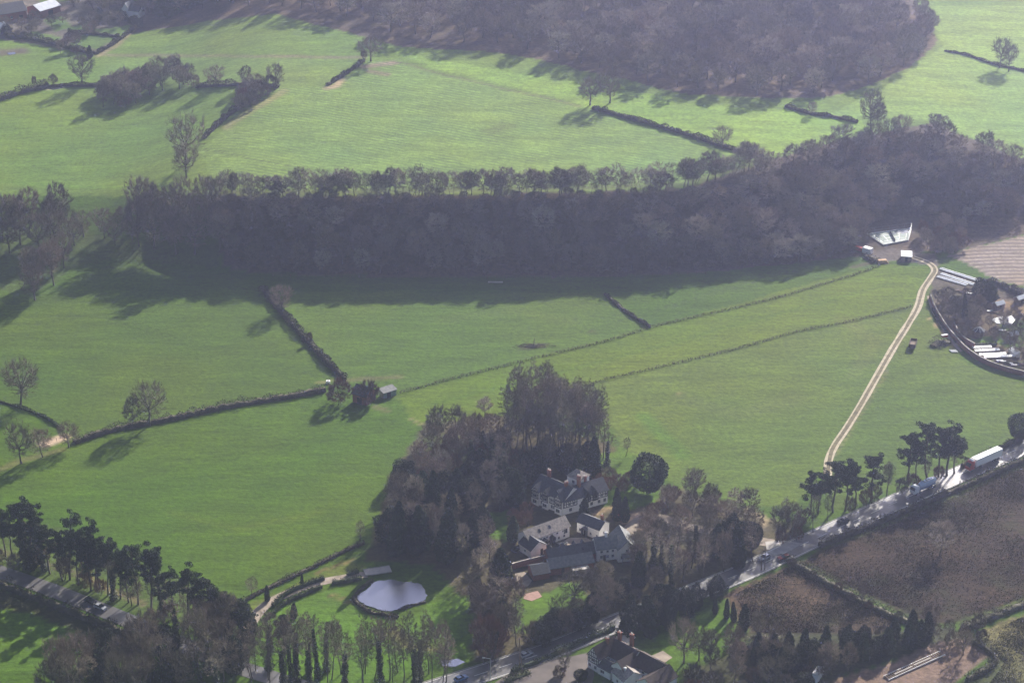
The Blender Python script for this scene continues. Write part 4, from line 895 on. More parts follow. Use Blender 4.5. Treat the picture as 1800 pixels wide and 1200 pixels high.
hd = [
 ([(130, 779), (200, 757), (300, 738), (400, 716), (500, 700), (572, 687)], 4.2, 2.3, 'hedge_leaf', 'long dark hedge between the two big left fields'),
 ([(460, 507), (495, 550), (540, 600), (575, 638), (606, 668)], 3.2, 2.2, 'hedge_leaf', 'dark diagonal hedge running down to the ruined barn'),
 ([(1063, 518), (1100, 548), (1143, 576)], 1.8, 1.2, 'hedge_leaf', 'short low hedge crossing the middle field out of the shade'),
 ([(358, 244), (400, 205), (432, 185), (452, 172)], 3.2, 2.2, 'hedge_leaf', 'dark hedge climbing from the pair of trees in the upper left'),
 ([(345, 154), (380, 152), (420, 151), (490, 155)], 2.6, 2.2, 'hedge_leaf', 'dark hedge right of the upper copse'),
 ([(60, 160), (100, 152), (145, 152), (185, 152)], 2.6, 1.8, 'hedge_leaf', 'dark hedge left of the upper copse'),
 ([(-20, 183), (25, 168), (60, 158), (85, 153)], 5, 3.0, 'hedge_leaf', 'thick overgrown hedge at the upper left edge'),
 ([(575, 151), (605, 133), (640, 108)], 2.4, 1.6, 'hedge_leaf', 'dark hedge running up to the muddy gateway'),
 ([(1042, 192), (1090, 205), (1200, 236), (1280, 262), (1342, 277)], 3.0, 2.0, 'hedge_leaf', 'thick dark hedge dividing the upper fields'),
 ([(1380, 188), (1420, 200), (1460, 206), (1508, 216)], 2.6, 1.8, 'hedge_leaf', 'ragged hedge below the hillside wood'),
 ([(1660, 90), (1700, 98), (1745, 113), (1830, 132)], 1.8, 1.1, 'hedge_leaf', 'thin hedge crossing the upper right field'),
 ([(-20, 700), (50, 722), (80, 735), (112, 756)], 1.4, 1.0, 'hedge_green', 'thin hedge running down from the large left oak'),
 ([(430, 1056), (480, 1030), (540, 1002), (600, 972), (640, 955)], 2.2, 1.2, 'hedge_leaf', 'brown bank hedge along the foot of the big field'),
 ([(1385, 985), (1430, 1012), (1500, 1050), (1560, 1080), (1605, 1097)], 4.0, 1.8, 'hedge_leaf', 'broad dark diagonal hedge between the brown fields'),
 ([(1690, 1108), (1740, 1088), (1830, 1052)], 3.8, 1.8, 'hedge_leaf', 'broad dark hedge at the right edge below the heath'),
 ([(1440, 962), (1520, 930), (1640, 880), (1760, 828), (1850, 790)], 3.0, 2.2, 'hedge_leaf', 'dark roadside hedge below the main road'),
 ([(1690, 822), (1740, 798), (1800, 770)], 2.2, 2.2, 'hedge_leaf', 'dark roadside hedge above the white lorry'),
 ([(888, 1200), (905, 1192), (930, 1182)], 4, 1.2, 'hedge_green', 'low green hedge island between the road and inn forecourt'),
 ([(900, 1182), (960, 1158), (1020, 1130), (1080, 1105)], 2.2, 1.8, 'hedge_green', 'green roadside hedge left of the old inn'),
 ([(480, 1066), (505, 1044), (540, 1028), (570, 1018)], 2.0, 1.8, 'hedge_green', 'clipped hedge along the upper side of the drive'),
 ([(470, 1088), (500, 1062), (535, 1045), (566, 1032)], 1.8, 1.6, 'hedge_green', 'clipped hedge along the lower side of the drive'),
 ([(584, 1026), (600, 1024), (636, 1018)], 2.2, 1.6, 'hedge_green', 'short clipped hedge left of the stone bridge'),
 ([(610, 1012), (630, 1006)], 2.0, 1.7, 'hedge_green', 'small clipped hedge block left of the stone bridge'),
 ([(1640, 545), (1662, 578), (1690, 606)], 2.2, 1.6, 'hedge_leaf', 'dark border hedge inside the curved garden wall'),
 ([(1715, 608), (1745, 606), (1752, 606)], 1.6, 1.3, 'hedge_green', 'clipped hedge above the kitchen garden frames'),
 ([(1735, 494), (1765, 505), (1790, 517), (1830, 535)], 3.2, 2.2, 'hedge_leaf', 'dark hedge between the ploughed field and walled garden'),
 ([(10, 66), (45, 68), (90, 78), (130, 88), (165, 96)], 3.0, 2.4, 'hedge_leaf', 'dark hedge below the distant garden plots'),
 ([(168, 96), (200, 78), (235, 52)], 2.2, 1.8, 'hedge_leaf', 'diagonal hedge right of the distant garden plots'),
 ([(120, 56), (140, 60), (175, 62), (210, 66)], 1.6, 1.4, 'hedge_leaf', 'thin hedge between the distant garden plots'),
 ([(195, 35), (245, 38)], 1.6, 1.4, 'hedge_leaf', 'thin hedge above the distant orchard plot'),
 ([(1040, 1010), (1052, 1030), (1062, 1045), (1072, 1058)], 1.8, 1.6, 'hedge_green', 'clipped garden hedge right of the cottage lawn'),
 ([(1285, 1150), (1310, 1140), (1340, 1132), (1368, 1128)], 2.4, 2.2, 'hedge_green', 'white flowering hedge at the end of the garden lawn'),
 ([(1700, 1195), (1735, 1178), (1752, 1160), (1738, 1145), (1712, 1130)], 2.6, 1.8, 'hedge_leaf', 'dark hedge curving round the right end of the yard'),
 ([(-30, 1020), (60, 1052), (150, 1088), (235, 1122)], 3.5, 3.0, 'hedge_leaf', 'tall dark hedge along the lower side of the left road'),
 ([(700, 1086), (672, 1080), (650, 1076), (625, 1058), (622, 1050)], 2.0, 1.2, 'hedge_leaf', 'brown reeds on the lower bank of the pond'),
 ([(625, 1046), (640, 1032), (655, 1020)], 1.8, 1.3, 'hedge_leaf', 'brown reeds on the left bank of the pond'),
 ([(700, 1072), (730, 1063), (748, 1058)], 1.0, .8, 'hedge_leaf', 'low dark reeds on the right bank of the pond'),
 ([(1640, 610), (1655, 602), (1668, 606)], 6.0, 1.6, 'hedge_leaf', 'heap of cut brushwood beside the garden path'),
]
for i, (p, wm, hm, m, lb) in enumerate(hd):
    nm = 'reeds' if 'reeds' in lb else 'brushwood_pile' if 'heap' in lb else 'hedge'
    hedge(p, wm, hm, m, lb, dens=52 if wm > 2.5 else 40, seed=i, name=nm, cat=nm.replace('_', ' '), size=.34 if p[0][1] < 560 else .24, rag=.12 if 'clipped' in lb else .6)
# white flowers over the flowering hedge are its part
hb = [o for o in COL.objects if o.get('label', '').startswith('white flowering hedge')][0]
C_ = curve([(1285, 1150), (1310, 1140), (1340, 1132), (1368, 1128)], .5); r_ = np.random.RandomState(3)
P_ = np.repeat(C_, 22, 0) + r_.normal(size=(len(C_) * 22, 2)) * .8; tag(link('flowers', mesh_np('flowers', *leaves(np.column_stack([P_, height(P_[:, 0], P_[:, 1]) + r_.uniform(1.2, 2.9, len(P_))]), .14, r_), M['blossom']), hb))
# low strips of rough growth under the wire fences of the middle fields
for pts, lb in (([(704, 691), (780, 670), (860, 650), (940, 630), (1000, 616), (1080, 596), (1143, 576), (1220, 558), (1300, 540), (1380, 520), (1440, 502), (1500, 484), (1545, 468)], 'long wire fence on rough grass across the middle of the fields'),
                ([(1015, 682), (1080, 664), (1140, 650), (1200, 636), (1300, 612), (1400, 584), (1500, 564), (1600, 540)], 'second wire fence on rough grass ending at the farm track')):
    f = fence(pts, lb, 1.2, 3.6, 2)
    C = curve(pts, 1.5); r_ = np.random.RandomState(9); P_ = np.repeat(C, 26, 0); P_ = P_ + r_.normal(size=P_.shape) * [.35, .45]
    z_ = r_.uniform(.05, 1, len(P_)) ** 1.3 * .9 * np.repeat(r_.uniform(.4, 1.2, len(C)), 26)
    V = np.column_stack([P_, height(P_[:, 0], P_[:, 1]) + z_]) - np.array(f.location); g = link('rough_growth', mesh_np('rough_growth', *leaves(V, .2, r_), M['hedge_leaf']), f); g['kind'] = 'stuff'
fence([(480, 486), (700, 489), (1000, 489), (1240, 482)], 'faint wire fence along the shaded foot of the wooded slope', 1.2, 3.6, 2)
fence([(-20, 755), (20, 738), (60, 755), (100, 775)], 'wooden fence below the large left oak', 1.2, 3.0, 2)
fence([(60, 46), (75, 40), (98, 30)], 'pale fence in front of the distant farmhouse', 1.2, 2.5, 2)
fence([(1180, 1190), (1230, 1165), (1285, 1148)], 'wooden fence at the low side of the garden lawn', 1.1, 2.2, 2)

def tufts(name, poly, n, size, hmax, m, label, seed, clump=9.0):
    r_ = np.random.RandomState(seed); W = [G(*p) for p in poly]; x0, x1 = min(q[0] for q in W), max(q[0] for q in W); y0, y1 = min(q[1] for q in W), max(q[1] for q in W)
    X = r_.uniform(x0, x1, n * 3); Y = r_.uniform(y0, y1, n * 3); dn = np.sin(X / clump + 2 * np.sin(Y / clump / 1.3)) + np.sin(Y / clump * 1.4 + 1.7 * np.sin(X / clump / 1.7)); k = dn + r_.normal(size=n * 3) * .7 > .2; X, Y = X[k], Y[k]
    Z = height(X, Y); px, py = proj(X, Y, Z); k = inpoly(px, py, poly); X, Y, Z = X[k][:n], Y[k][:n], Z[k][:n]
    return tag(link(name, mesh_np(name, *leaves(np.column_stack([X, Y, Z + r_.uniform(0, hmax, len(X))]), size, r_), M[m])), label, name.replace('_', ' '), kind='stuff')
M['bracken'] = mat('dead_bracken', (.05, .03, .018), .9, .5, .25); M['pale_grass'] = mat('dead_grass', (.06, .052, .027), .9, .4, .3)
HB = [(1410, 990), (1500, 935), (1650, 878), (1830, 800), (1830, 1040), (1690, 1090), (1620, 1085), (1440, 1008)]; HC = [(1290, 1045), (1390, 996), (1580, 1088), (1540, 1110), (1330, 1112)]
tufts('bracken', HB, 40000, .2, .35, 'bracken', 'dead bracken and heather over the large brown field', 1); tufts('tussock_grass', HB, 24000, .2, .35, 'pale_grass', 'pale tussocks of grass over the large brown field', 2, 6)
tufts('bracken', HC, 16000, .2, .35, 'bracken', 'dead bracken over the small brown field', 3); tufts('tussock_grass', HC, 16000, .2, .35, 'pale_grass', 'pale tussocks of grass over the small brown field', 4, 5)
tufts('meadow_tussocks', [(1720, 1115), (1820, 1075), (1820, 1210), (1740, 1200), (1765, 1165)], 12000, .2, .3, 'pale_grass', 'rough tussocks in the bottom right field', 5, 5)
# ------------------------------------------------------------------ buildings
def gable_parts(root, L, D, eave, ridge, wm, rm, x0=0, y0=0, along='x', wname='wall', rname='roof', over=.35, z0=-.5, hip=0.0, gable_mat=None):
    'walls with gables and a two-slope roof, in the local frame of root'
    mb = MB()
    if along == 'x':
        sec = [(x0, y0, z0), (x0, y0 + D, z0), (x0, y0 + D, eave), (x0, y0 + D / 2, ridge - .05 if not hip else eave), (x0, y0, eave)]
        mb.prism(sec, (L, 0, 0))
    else:
        sec = [(x0, y0, z0), (x0, y0, eave), (x0 + L / 2, y0, ridge - .05 if not hip else eave), (x0 + L, y0, eave), (x0 + L, y0, z0)]
        mb.prism(sec, (0, D, 0))
    wl = mb.build(wname, M[wm], root)
    mb = MB(); t = .18
    W2 = (D if along == 'x' else L) / 2; sl = (ridge - eave) / W2
    def pt(a, b, z): return (x0 + a, y0 + b, z) if along == 'x' else (x0 + b, y0 + a, z)
    LL = L if along == 'x' else D
    zE = eave - over * sl + .04; zR = ridge + .04
    for s_ in (-1, 1):
        bE = W2 + s_ * (W2 + over); bR = W2
        if hip:
            mb.poly([pt(-over, bE, zE), pt(LL + over, bE, zE), pt(LL - hip, bR, zR), pt(hip, bR, zR)])
        else:
            q = [pt(-over, bE, zE), pt(LL + over, bE, zE), pt(LL + over, bR, zR), pt(-over, bR, zR)]
            mb.prism(q, (0, 0, t))
    if hip:
        for a, h in ((-over, hip), (LL + over, LL - hip)):
            mb.poly([pt(a, -over, zE), pt(a, 2 * W2 + over, zE), pt(h, W2, zR)])
    rf = mb.build(rname, M[rm], root)
    return wl, rf
def window(root, axis_, pos, u, z, w=.9, h=1.2, name='window'):
    'axis_ y: in a wall facing -y at y=pos; Y: facing +y; x: wall facing -x at x=pos; X: facing +x'
    fr, gl = MB(), MB()
    def bx(mb, a0, a1, zz0, zz1, d0, d1):
        if axis_ in 'yY':
            s = -1 if axis_ == 'y' else 1; mb.box(a0, a1, *sorted((pos + s * d0, pos + s * d1)), zz0, zz1)
        else:
            s = -1 if axis_ == 'x' else 1; mb.box(*sorted((pos + s * d0, pos + s * d1)), a0, a1, zz0, zz1)
    a0, a1 = u - w / 2, u + w / 2; t = .07
    bx(fr, a0 - .1, a1 + .1, z - .14, z - .02, -.02, .12)
    bx(fr, a0, a0 + t, z, z + h, -.02, .06); bx(fr, a1 - t, a1, z, z + h, -.02, .06)
    bx(fr, a0 + t, a1 - t, z, z + t, -.02, .05); bx(fr, a0 + t, a1 - t, z + h - t, z + h, -.02, .05)
    bx(fr, u - .025, u + .025, z + t, z + h - t, -.02, .045)
    bx(gl, a0 + t + .004, a1 - t - .004, z + t + .004, z + h - t - .004, -.03, .02)
    f = fr.build(name, M['frame_white'], root); gl.build('pane', M['glass'], f); return f
def door(root, axis_, pos, u, w=1.0, h=2.1, m='black_timber', name='door'):
    mb = MB(); s = -1 if axis_ in 'yx' else 1; d = sorted((pos - s * .03, pos + s * .06))
    if axis_ in 'yY': mb.box(u - w / 2, u + w / 2, *d, 0, h)
    else: mb.box(*d, u - w / 2, u + w / 2, 0, h)
    o = mb.build(name, M[m], root)
    k = MB(); e = sorted((pos + s * .05, pos + s * .12))
    if axis_ in 'yY': k.box(u + w * .3, u + w * .3 + .1, *e, 1, 1.1)
    else: k.box(*e, u + w * .3, u + w * .3 + .1, 1, 1.1)
    k.build('handle', M['silver_paint'], o); return o
def porch(root, u, y, w=1.8, d=1.2, h=2.6):
    mb = MB(); mb.box(u - w / 2, u - w / 2 + .15, y - d, y - .02, 0, h); mb.box(u + w / 2 - .15, u + w / 2, y - d, y - .02, 0, h)
    mb.prism([(u - w / 2 - .2, y - d - .2, h), (u + w / 2 + .2, y - d - .2, h), (u, y - d - .2, h + .9)], (0, d + .18, 0)); return mb.build('porch', M['slate'], root)
def chimney(root, x, y, z0, z1, w=.9, pots=2, m='brick', parent=None):
    mb = MB(); mb.box(x - w / 2, x + w / 2, y - .4, y + .4, z0, z1); mb.box(x - w / 2 - .1, x + w / 2 + .1, y - .5, y + .5, z1 + .003, z1 + .18)
    c = mb.build('chimney', M[m], root)
    for k in range(pots):
        q = MB(); xx = x + (k - (pots - 1) / 2) * .45; q.tube((xx, y, z1 + .18), (xx, y, z1 + .75), .15, .12); q.build('chimney_pot', M['white_wall'], c)
    return c
def timbers(root, axis_, pos, a0, a1, z0, z1, n, gable=None, name='timber_frame'):
    mb = MB(); s = -1 if axis_ in 'yx' else 1; d = sorted((pos - s * .02, pos + s * .07))
    def bx(u0, u1, zz0, zz1, dd=0):
        e = (d[0] - dd, d[1] + dd)
        if axis_ in 'yY': mb.box(u0, u1, *e, zz0, zz1)
        else: mb.box(*e, u0, u1, zz0, zz1)
    mid = (z0 + z1) / 2
    for z in (z0, mid, z1 - .22): bx(a0, a1, z, z + .24, .004)
    for k in range(n + 1):
        u = a0 + (a1 - a0 - .2) * k / n; bx(u, u + .22, z0 + .02, z1 - .02)
    if gable:
        for k in range(1, n):
            u = a0 + (a1 - a0) * k / n; top = z1 + gable * (1 - abs(2 * k / n - 1)) - .25
            if top > z1 + .3: bx(u - .1, u + .1, z1 + .04, top)
        zz = z1 + gable * .45; q = (a1 - a0) * .25; bx(a0 + q, a1 - q, zz, zz + .2, .006)
    return mb.build(name, M['black_timber'], root)
def site(name, p0, p1, label, cat):
    'an Empty at the ground under p0, its x axis running towards p1'
    A, B = G(*p0), G(*p1); a = math.atan2(B[1] - A[1], B[0] - A[0]); L = float(np.hypot(B[0] - A[0], B[1] - A[1]))
    return empty(name, tuple(map(float, A)), a, label, cat), L

# long white cottage
r, L = site('long_cottage', (930, 970), (1001, 943), 'long whitewashed cottage with a lichened brown stone roof on the left of the courtyard', 'house')
w_, rf = gable_parts(r, L, 6, 4.2, 6.4, 'white_wall', 'stone_roof')
for k, u in enumerate((4.4, 6.6, 8.4, 10.4, 12.6)): window(r, 'y', 0, L * u / 15, 2.75, .8, .8)
for u in (7.3, 9.6, 11.0, 13.0): window(r, 'y', 0, L * u / 15, .7, .8, .95)
porch(r, L * .37, 0, 1.5, 1); porch(r, L * .55, 0, 1.6, 1.1); door(r, 'y', 0, L * .37); door(r, 'y', 0, L * .55); window(r, 'y', 0, L * .9, 1.9, 1.6, 1.8)
for u in (.3, .55): mb = MB(); sl_ = 2.2 / 3; mb.prism([(L * u, 1, 4.3 + 1 * sl_ + .12), (L * u + .7, 1, 4.3 + sl_ + .12), (L * u + .7, 1.9, 4.3 + 1.9 * sl_ + .12), (L * u, 1.9, 4.3 + 1.9 * sl_ + .12)], (0, 0, .12)); mb.build('skylight', M['glass'], rf)
# white cottage, right of the courtyard
r, L = site('white_cottage', (1014, 934), (1053, 949), 'white cottage with a dark slate roof and square end wall beside the lane', 'house')
w_, rf = gable_parts(r, L, 5.6, 3.9, 5.6, 'white_wall', 'slate')
for u in (.14, .62, .9): window(r, 'y', 0, L * u, .8, .8, 1)
for u in (.45,): window(r, 'y', 0, L * u, 2.6, .8, .8)
porch(r, L * .38, 0, 1.9, 1.2); door(r, 'y', 0, L * .38); window(r, 'X', L, 2.6, 1.2, .9, 1.1); chimney(rf, L * .8, 4.0, 4.6, 6.8, .7, 1)
# small gabled barn
r, L = site('white_gabled_barn', (913, 967), (933, 981), 'small white barn with a dark roof and plain gable left of the courtyard', 'barn')
gable_parts(r, L, 6.2, 3.0, 5.2, 'white_wall', 'slate'); door(r, 'X', L, 4.4, 1.0, 2.1); window(r, 'y', 0, L * .5, 1, .8, .9)
# long dark barn
r, L = site('dark_barn', (966, 997), (1050, 982), 'long low barn with a dark slate roof closing the lower side of the courtyard', 'barn')
w_, rf = gable_parts(r, L, 6, 2.6, 5.0, 'brick', 'slate')
for u in (.12, .4, .62, .8): mb = MB(); mb.prism([(L * u - .7, 4.2, 4.0), (L * u + .7, 4.2, 4.0), (L * u, 4.2, 5.0)], (0, 1.6, 0)); mb.build('dormer', M['slate'], rf)
for u in (.2, .5, .75): window(r, 'y', 0, L * u, .9, .8, 1)
mb = MB(); mb.prism([(L * .7, 1, 3.75), (L * .7 + .6, 1, 3.75), (L * .7 + .6, 1.7, 4.2), (L * .7, 1.7, 4.2)], (0, 0, .12)); mb.build('skylight', M['glass'], rf)
# lower outbuilding
r, L = site('low_outbuilding', (938, 1021), (1046, 1003), 'low stone roofed outbuilding in front of the dark barn', 'barn')
gable_parts(r, L * .26, 6.0, 2.3, 4.0, 'brick', 'slate', wname='wall', rname='roof')
gable_parts(r, L * .72, 5.5, 2.6, 4.6, 'brick', 'grey_roof', x0=L * .28, y0=1.5, wname='wall', rname='roof'); door(r, 'y', 1.5, L * .5)
mb = MB(); mb.box(L * .62, L * .9, -.9, 1.46, -.3, 2.0); mb.build('lean_to', M['concrete'], r)
# grey roofed white house
r, L = site('white_house', (1052, 992), (1118, 984), 'white L shaped house with pale grey roofs and a gabled right wing', 'house')
a_ = L * .52
w_, rf = gable_parts(r, a_ + .5, 6.5, 4.4, 7.0, 'white_wall', 'grey_roof', y0=2)
gable_parts(r, L - a_, 10, 4.6, 7.4, 'white_wall', 'grey_roof', x0=a_, y0=0, along='y')
for u in (.12, .28, .42): window(r, 'y', 2, L * u, 2.9, .8, .9); window(r, 'y', 2, L * u, .9, .9, 1.1)
for u in (.62, .74, .88): window(r, 'y', 0, L * u, 1.0, .8, 1.2)
window(r, 'y', 0, L * .76, 3.2, 1, 1.2); chimney(rf, L * .3, 5.2, 6.2, 8.4, .8, 2, 'white_wall'); door(r, 'y', 2, L * .2)
mb = MB(); mb.prism([(L * .6, -1.8, 2.3), (L * .95, -1.8, 2.3), (L * .95, -.06, 3.0), (L * .6, -.06, 3.0)], (0, 0, .12)); mb.box(L * .6, L * .6 + .12, -1.8, -1.68, 0, 2.3); mb.box(L * .95 - .12, L * .95, -1.8, -1.68, 0, 2.3); mb.build('veranda', M['grey_roof'], r)
# the half-timbered manor
r, L = site('manor_house', (936, 882), (991, 905), 'large black and white half timbered manor with dark slate roofs, gables and tall chimneys', 'house')
D_ = 9.0
w_, rf = gable_parts(r, L, D_, 5.6, 8.6, 'white_wall', 'slate')
timbers(r, 'y', 0, 0, L, 2.5, 5.5, 16)
for k, (u0, u1) in enumerate(((.02, .24), (.36, .54), (.76, .98))):
    x0, x1 = L * u0, L * u1; g_h = 1.9 + .3 * (k != 1)
    mb = MB(); mb.prism([(x0, -.9, -.3), (x1, -.9, -.3), (x1, -.9, 5.3), ((x0 + x1) / 2, -.9, 5.3 + g_h), (x0, -.9, 5.3)], (0, 3.4, 0)); mb.build('gable_wall', M['white_wall'], r)
    mb = MB()
    for s_ in (-1, 1):
        xe = x0 - .25 if s_ < 0 else x1 + .25; mb.prism([(xe, -1.2, 5.1), ((x0 + x1) / 2, -1.2, 5.38 + g_h), ((x0 + x1) / 2, 4.0, 5.38 + g_h), (xe, 4.0, 5.1)], (0, 0, .16))
    mb.build('gable_roof', M['slate'], r)
    timbers(r, 'y', -.9, x0, x1, 2.6, 5.3, 6, g_h); window(r, 'y', -.96, (x0 + x1) / 2, 3.1, 1.5, 1.2); window(r, 'y', -.96, (x0 + x1) / 2, .8, 1.7, 1.3)
for u in (.3, .62, .7): window(r, 'y', -.06, L * u, 3.3, .9, 1.1); window(r, 'y', -.02, L * u, .8, .9, 1.3)
# wing to the right, rotated about the corner
A, B, C0 = G(991, 905), G(1068, 883), np.array(r.location); ang = math.atan2(B[1] - A[1], B[0] - A[0]); LW = float(np.hypot(*(B - A)[:2])); ra = r.rotation_euler[2]
wl, wr = gable_parts(r, LW, 7.5, 5.0, 7.8, 'white_wall', 'slate', wname='wing_wall', rname='wing_roof')
for o in (wl, wr): o.location = (L, 0, 0); o.rotation_euler = (0, 0, ang - ra)
timbers(wl, 'y', 0, 0, LW * .3, 2.6, 4.9, 6); timbers(wl, 'y', 0, LW * .55, LW, 2.6, 4.9, 8); timbers(wl, 'X', LW, 0, 7.5, 2.4, 4.9, 5, 2.4)
for u in (.12, .22, .6, .72, .85, .95): window(wl, 'y', -.05, LW * u, 3.1, .9, 1.1)
for u in (.15, .63, .8, .93): window(wl, 'y', -.02, LW * u, .8, 1.1, 1.3)
for u in (.52, .7): mb = MB(); x_ = LW * u; mb.prism([(x_ - 1.3, -.5, 4.6), (x_ + 1.3, -.5, 4.6), (x_, -.5, 7.0)], (0, 3.6, 0)); mb.build('dormer', M['slate'], wr); timbers(wl, 'y', -.5, x_ - 1.1, x_ + 1.1, 2.6, 4.7, 4, 1.9)
chimney(wr, LW * .18, 3.75, 7.2, 9.8, 1.1, 3); chimney(wr, LW * .62, 4.2, 7.2, 9.6, .9, 3)
# tower block with a pale hipped roof
mb = MB(); tx, ty = L * .78, 8.6; mb.box(tx - 2.6, tx + 2.6, ty, ty + 5.2, 0, 9.3); mb.build('tower_wall', M['white_wall'], r)
mb = MB(); z_ = 9.34; mb.poly([(tx - 3, ty - .4, z_), (tx + 3, ty - .4, z_), (tx + .9, ty + 2.6, z_ + 2.1), (tx - .9, ty + 2.6, z_ + 2.1)]); mb.poly([(tx + 3, ty + 5.6, z_), (tx - 3, ty + 5.6, z_), (tx - .9, ty + 2.6, z_ + 2.1), (tx + .9, ty + 2.6, z_ + 2.1)])
mb.poly([(tx + 3, ty - .4, z_), (tx + 3, ty + 5.6, z_), (tx + .9, ty + 2.6, z_ + 2.1)]); mb.poly([(tx - 3, ty + 5.6, z_), (tx - 3, ty - .4, z_), (tx - .9, ty + 2.6, z_ + 2.1)]); mb.poly([(tx - 3, ty - .4, z_), (tx - 3, ty + 5.6, z_), (tx + 3, ty + 5.6, z_), (tx + 3, ty - .4, z_)]); mb.build('tower_roof', M['stone_roof'], r)
window(r, 'y', ty, tx, 7.3, 1.2, 1.2)
chimney(r, L * .2, D_ * .6, 7.4, 10.8, 1.2, 3); chimney(r, L * .98, D_ * .9, 6.0, 11.2, 1.1, 3)
# the old inn at the bottom
r, L = site('old_inn', (1033, 1172), (1071, 1193), 'rambling white and half timbered inn with dark roofs at the bottom edge', 'house')
gable_parts(r, L * .5, 9, 4.9, 8.0, 'white_wall', 'tile_roof', along='y'); timbers(r, 'y', 0, 0, L * .5, 2.5, 4.9, 6, 2.6)
wl, rf = gable_parts(r, L * 1.05, 8, 4.3, 7.4, 'white_wall', 'tile_roof', x0=L * .35, y0=4.5)
gable_parts(r, L * .55, 4.6, 2.8, 4.3, 'white_wall', 'slate', x0=L * .5, y0=-.2)
for u in (.1, .36): window(r, 'y', -.02, L * u, .8, 1.0, 1.2)
window(r, 'y', -.05, L * .25, 3.1, 1.2, 1.1); window(r, 'y', -.2, L * .7, .9, 1.6, 1.1)
gable_parts(r, 5.2, 8, 4.4, 6.9, 'white_wall', 'tile_roof', x0=L * .98, y0=1.0, along='y')
gable_parts(r, L * 1.2, 7, 4.2, 6.8, 'white_wall', 'tile_roof', x0=L * 1.25, y0=6.0)
for u in (1.45, 1.65, 1.9, 2.15): window(r, 'y', 6.0, L * u, 2.6, .9, 1.0); window(r, 'y', 6.0, L * u, .8, .9, 1.2)
gable_parts(r, 6.5, 10, 4.2, 6.6, 'white_wall', 'tile_roof', x0=L * 2.2, y0=.5, along='y'); window(r, 'y', .5, L * 2.2 + 3.2, 1.2, 1.4, 1.2); window(r, 'X', L * 2.2 + 6.5, 5, 1.2, 1.2, 1.2)
chimney(rf, L * .45, 9.5, 6.4, 9.6, 1.1, 2); chimney(rf, L * .9, 10.5, 6.2, 10.2, 1.1, 2); chimney(rf, L * .3, 5.4, 5.5, 8.8, .8, 2)
# front annexe of the inn
r, L = site('inn_annexe', (1076, 1196), (1094, 1212), 'small annexe with a brown roof and round vent in front of the inn', 'house')
w_, rf = gable_parts(r, L * 1.1, 6.5, 3.4, 5.4, 'white_wall', 'stone_roof'); mb = MB(); mb.tube((L * .6, 2.2, 4.7), (L * .6, 2.2, 5.7), .3, .3, 12); mb.tube((L * .6, 2.2, 5.7), (L * .6, 2.2, 5.9), .5, .2, 12); mb.build('vent', M['frame_white'], rf); window(r, 'y', 0, L * .5, 1, 1, 1.1)
# shed behind the inn, terrace
r, L = site('lean_to_shed', (1100, 1140), (1112, 1132), 'small shed with a pale roof behind the inn', 'shed'); gable_parts(r, L * 1.2, 4, 2.2, 3.2, 'white_wall', 'concrete')
patch('inn_terrace', [(1145, 1152), (1165, 1143), (1182, 1155), (1163, 1168)], .06, M['gravel'])
# hut in the wood
r, L = site('wooden_hut', (832, 792), (872, 784), 'low timber hut with a pale mossy roof inside the manor wood', 'hut')
gable_parts(r, L, 5.5, 2.3, 4.0, 'wood', 'stone_roof'); window(r, 'y', 0, L * .3, .8, 1.4, .9); window(r, 'y', 0, L * .6, .8, 1.4, .9); door(r, 'y', 0, L * .85, m='green_metal')
# ruined barn and green shed
r, L = site('ruined_barn', (620, 706), (644, 713), 'dark slate roofed old barn half hidden between russet thickets', 'barn'); gable_parts(r, L, 6, 3.6, 6.0, 'brick', 'slate'); door(r, 'y', 0, L * .5, 2, 2.4)
r, L = site('green_shed', (675, 701), (697, 694), 'small green metal shed with a pale roof at the fence end', 'shed')
mb = MB(); mb.prism([(0, 0, -.3), (0, 3.0, -.3), (0, 3.0, 2.9), (0, 0, 2.3)], (L, 0, 0)); w_ = mb.build('wall', M['green_metal'], r)
mb = MB(); mb.prism([(-.3, -.3, 2.3), (L + .3, -.3, 2.3), (L + .3, 3.2, 2.99), (-.3, 3.2, 2.99)], (0, 0, .1)); mb.build('roof', M['grey_roof'], r); door(r, 'y', 0, L * .4, 1.6, 2.0)
# far farm, upper left
r, L = site('pale_roofed_barn', (72, 33), (107, 21), 'distant barn with a bright pale metal roof at the upper left', 'barn'); gable_parts(r, L, 11, 4.0, 6.2, 'brick', 'metal_roof'); door(r, 'y', 0, L * .5, 3, 3)
r, L = site('long_farmhouse', (-6, 42), (48, 32), 'distant long dark roofed farm building at the upper left corner', 'barn'); gable_parts(r, L, 12, 4.5, 8, 'brick', 'slate'); door(r, 'y', 0, L * .8, 2, 2.4); window(r, 'y', 0, L * .5, 1.5, 1.2, 1.2)
r, L = site('grey_farm_shed', (-8, 63), (14, 58), 'distant grey shed cut by the left edge below the farm', 'shed'); gable_parts(r, L, 8, 3.2, 5, 'concrete', 'metal_roof'); door(r, 'y', 0, L * .6, 2.4, 2.4)
r, L = site('far_house', (215, 30), (240, 32), 'distant white gabled house with a blue grey roof among hazy trees', 'house'); gable_parts(r, L * .5, 8, 4.5, 7.5, 'white_wall', 'grey_roof', along='y'); gable_parts(r, L * .7, 6, 4.2, 6.6, 'white_wall', 'slate', x0=L * .5); window(r, 'y', 0, L * .25, 1.2, 1.2, 1.2)
r, L = site('low_farm_wing', (20, 36), (50, 30), 'distant low farm wing with a small pale lean-to roof', 'barn'); gable_parts(r, L * .8, 5, 2.6, 4, 'brick', 'metal_roof'); door(r, 'y', 0, L * .4)
M['puddle'] = mat('sunlit_puddle', (.6, .62, .66), .25, .05, 1, metal=.9)
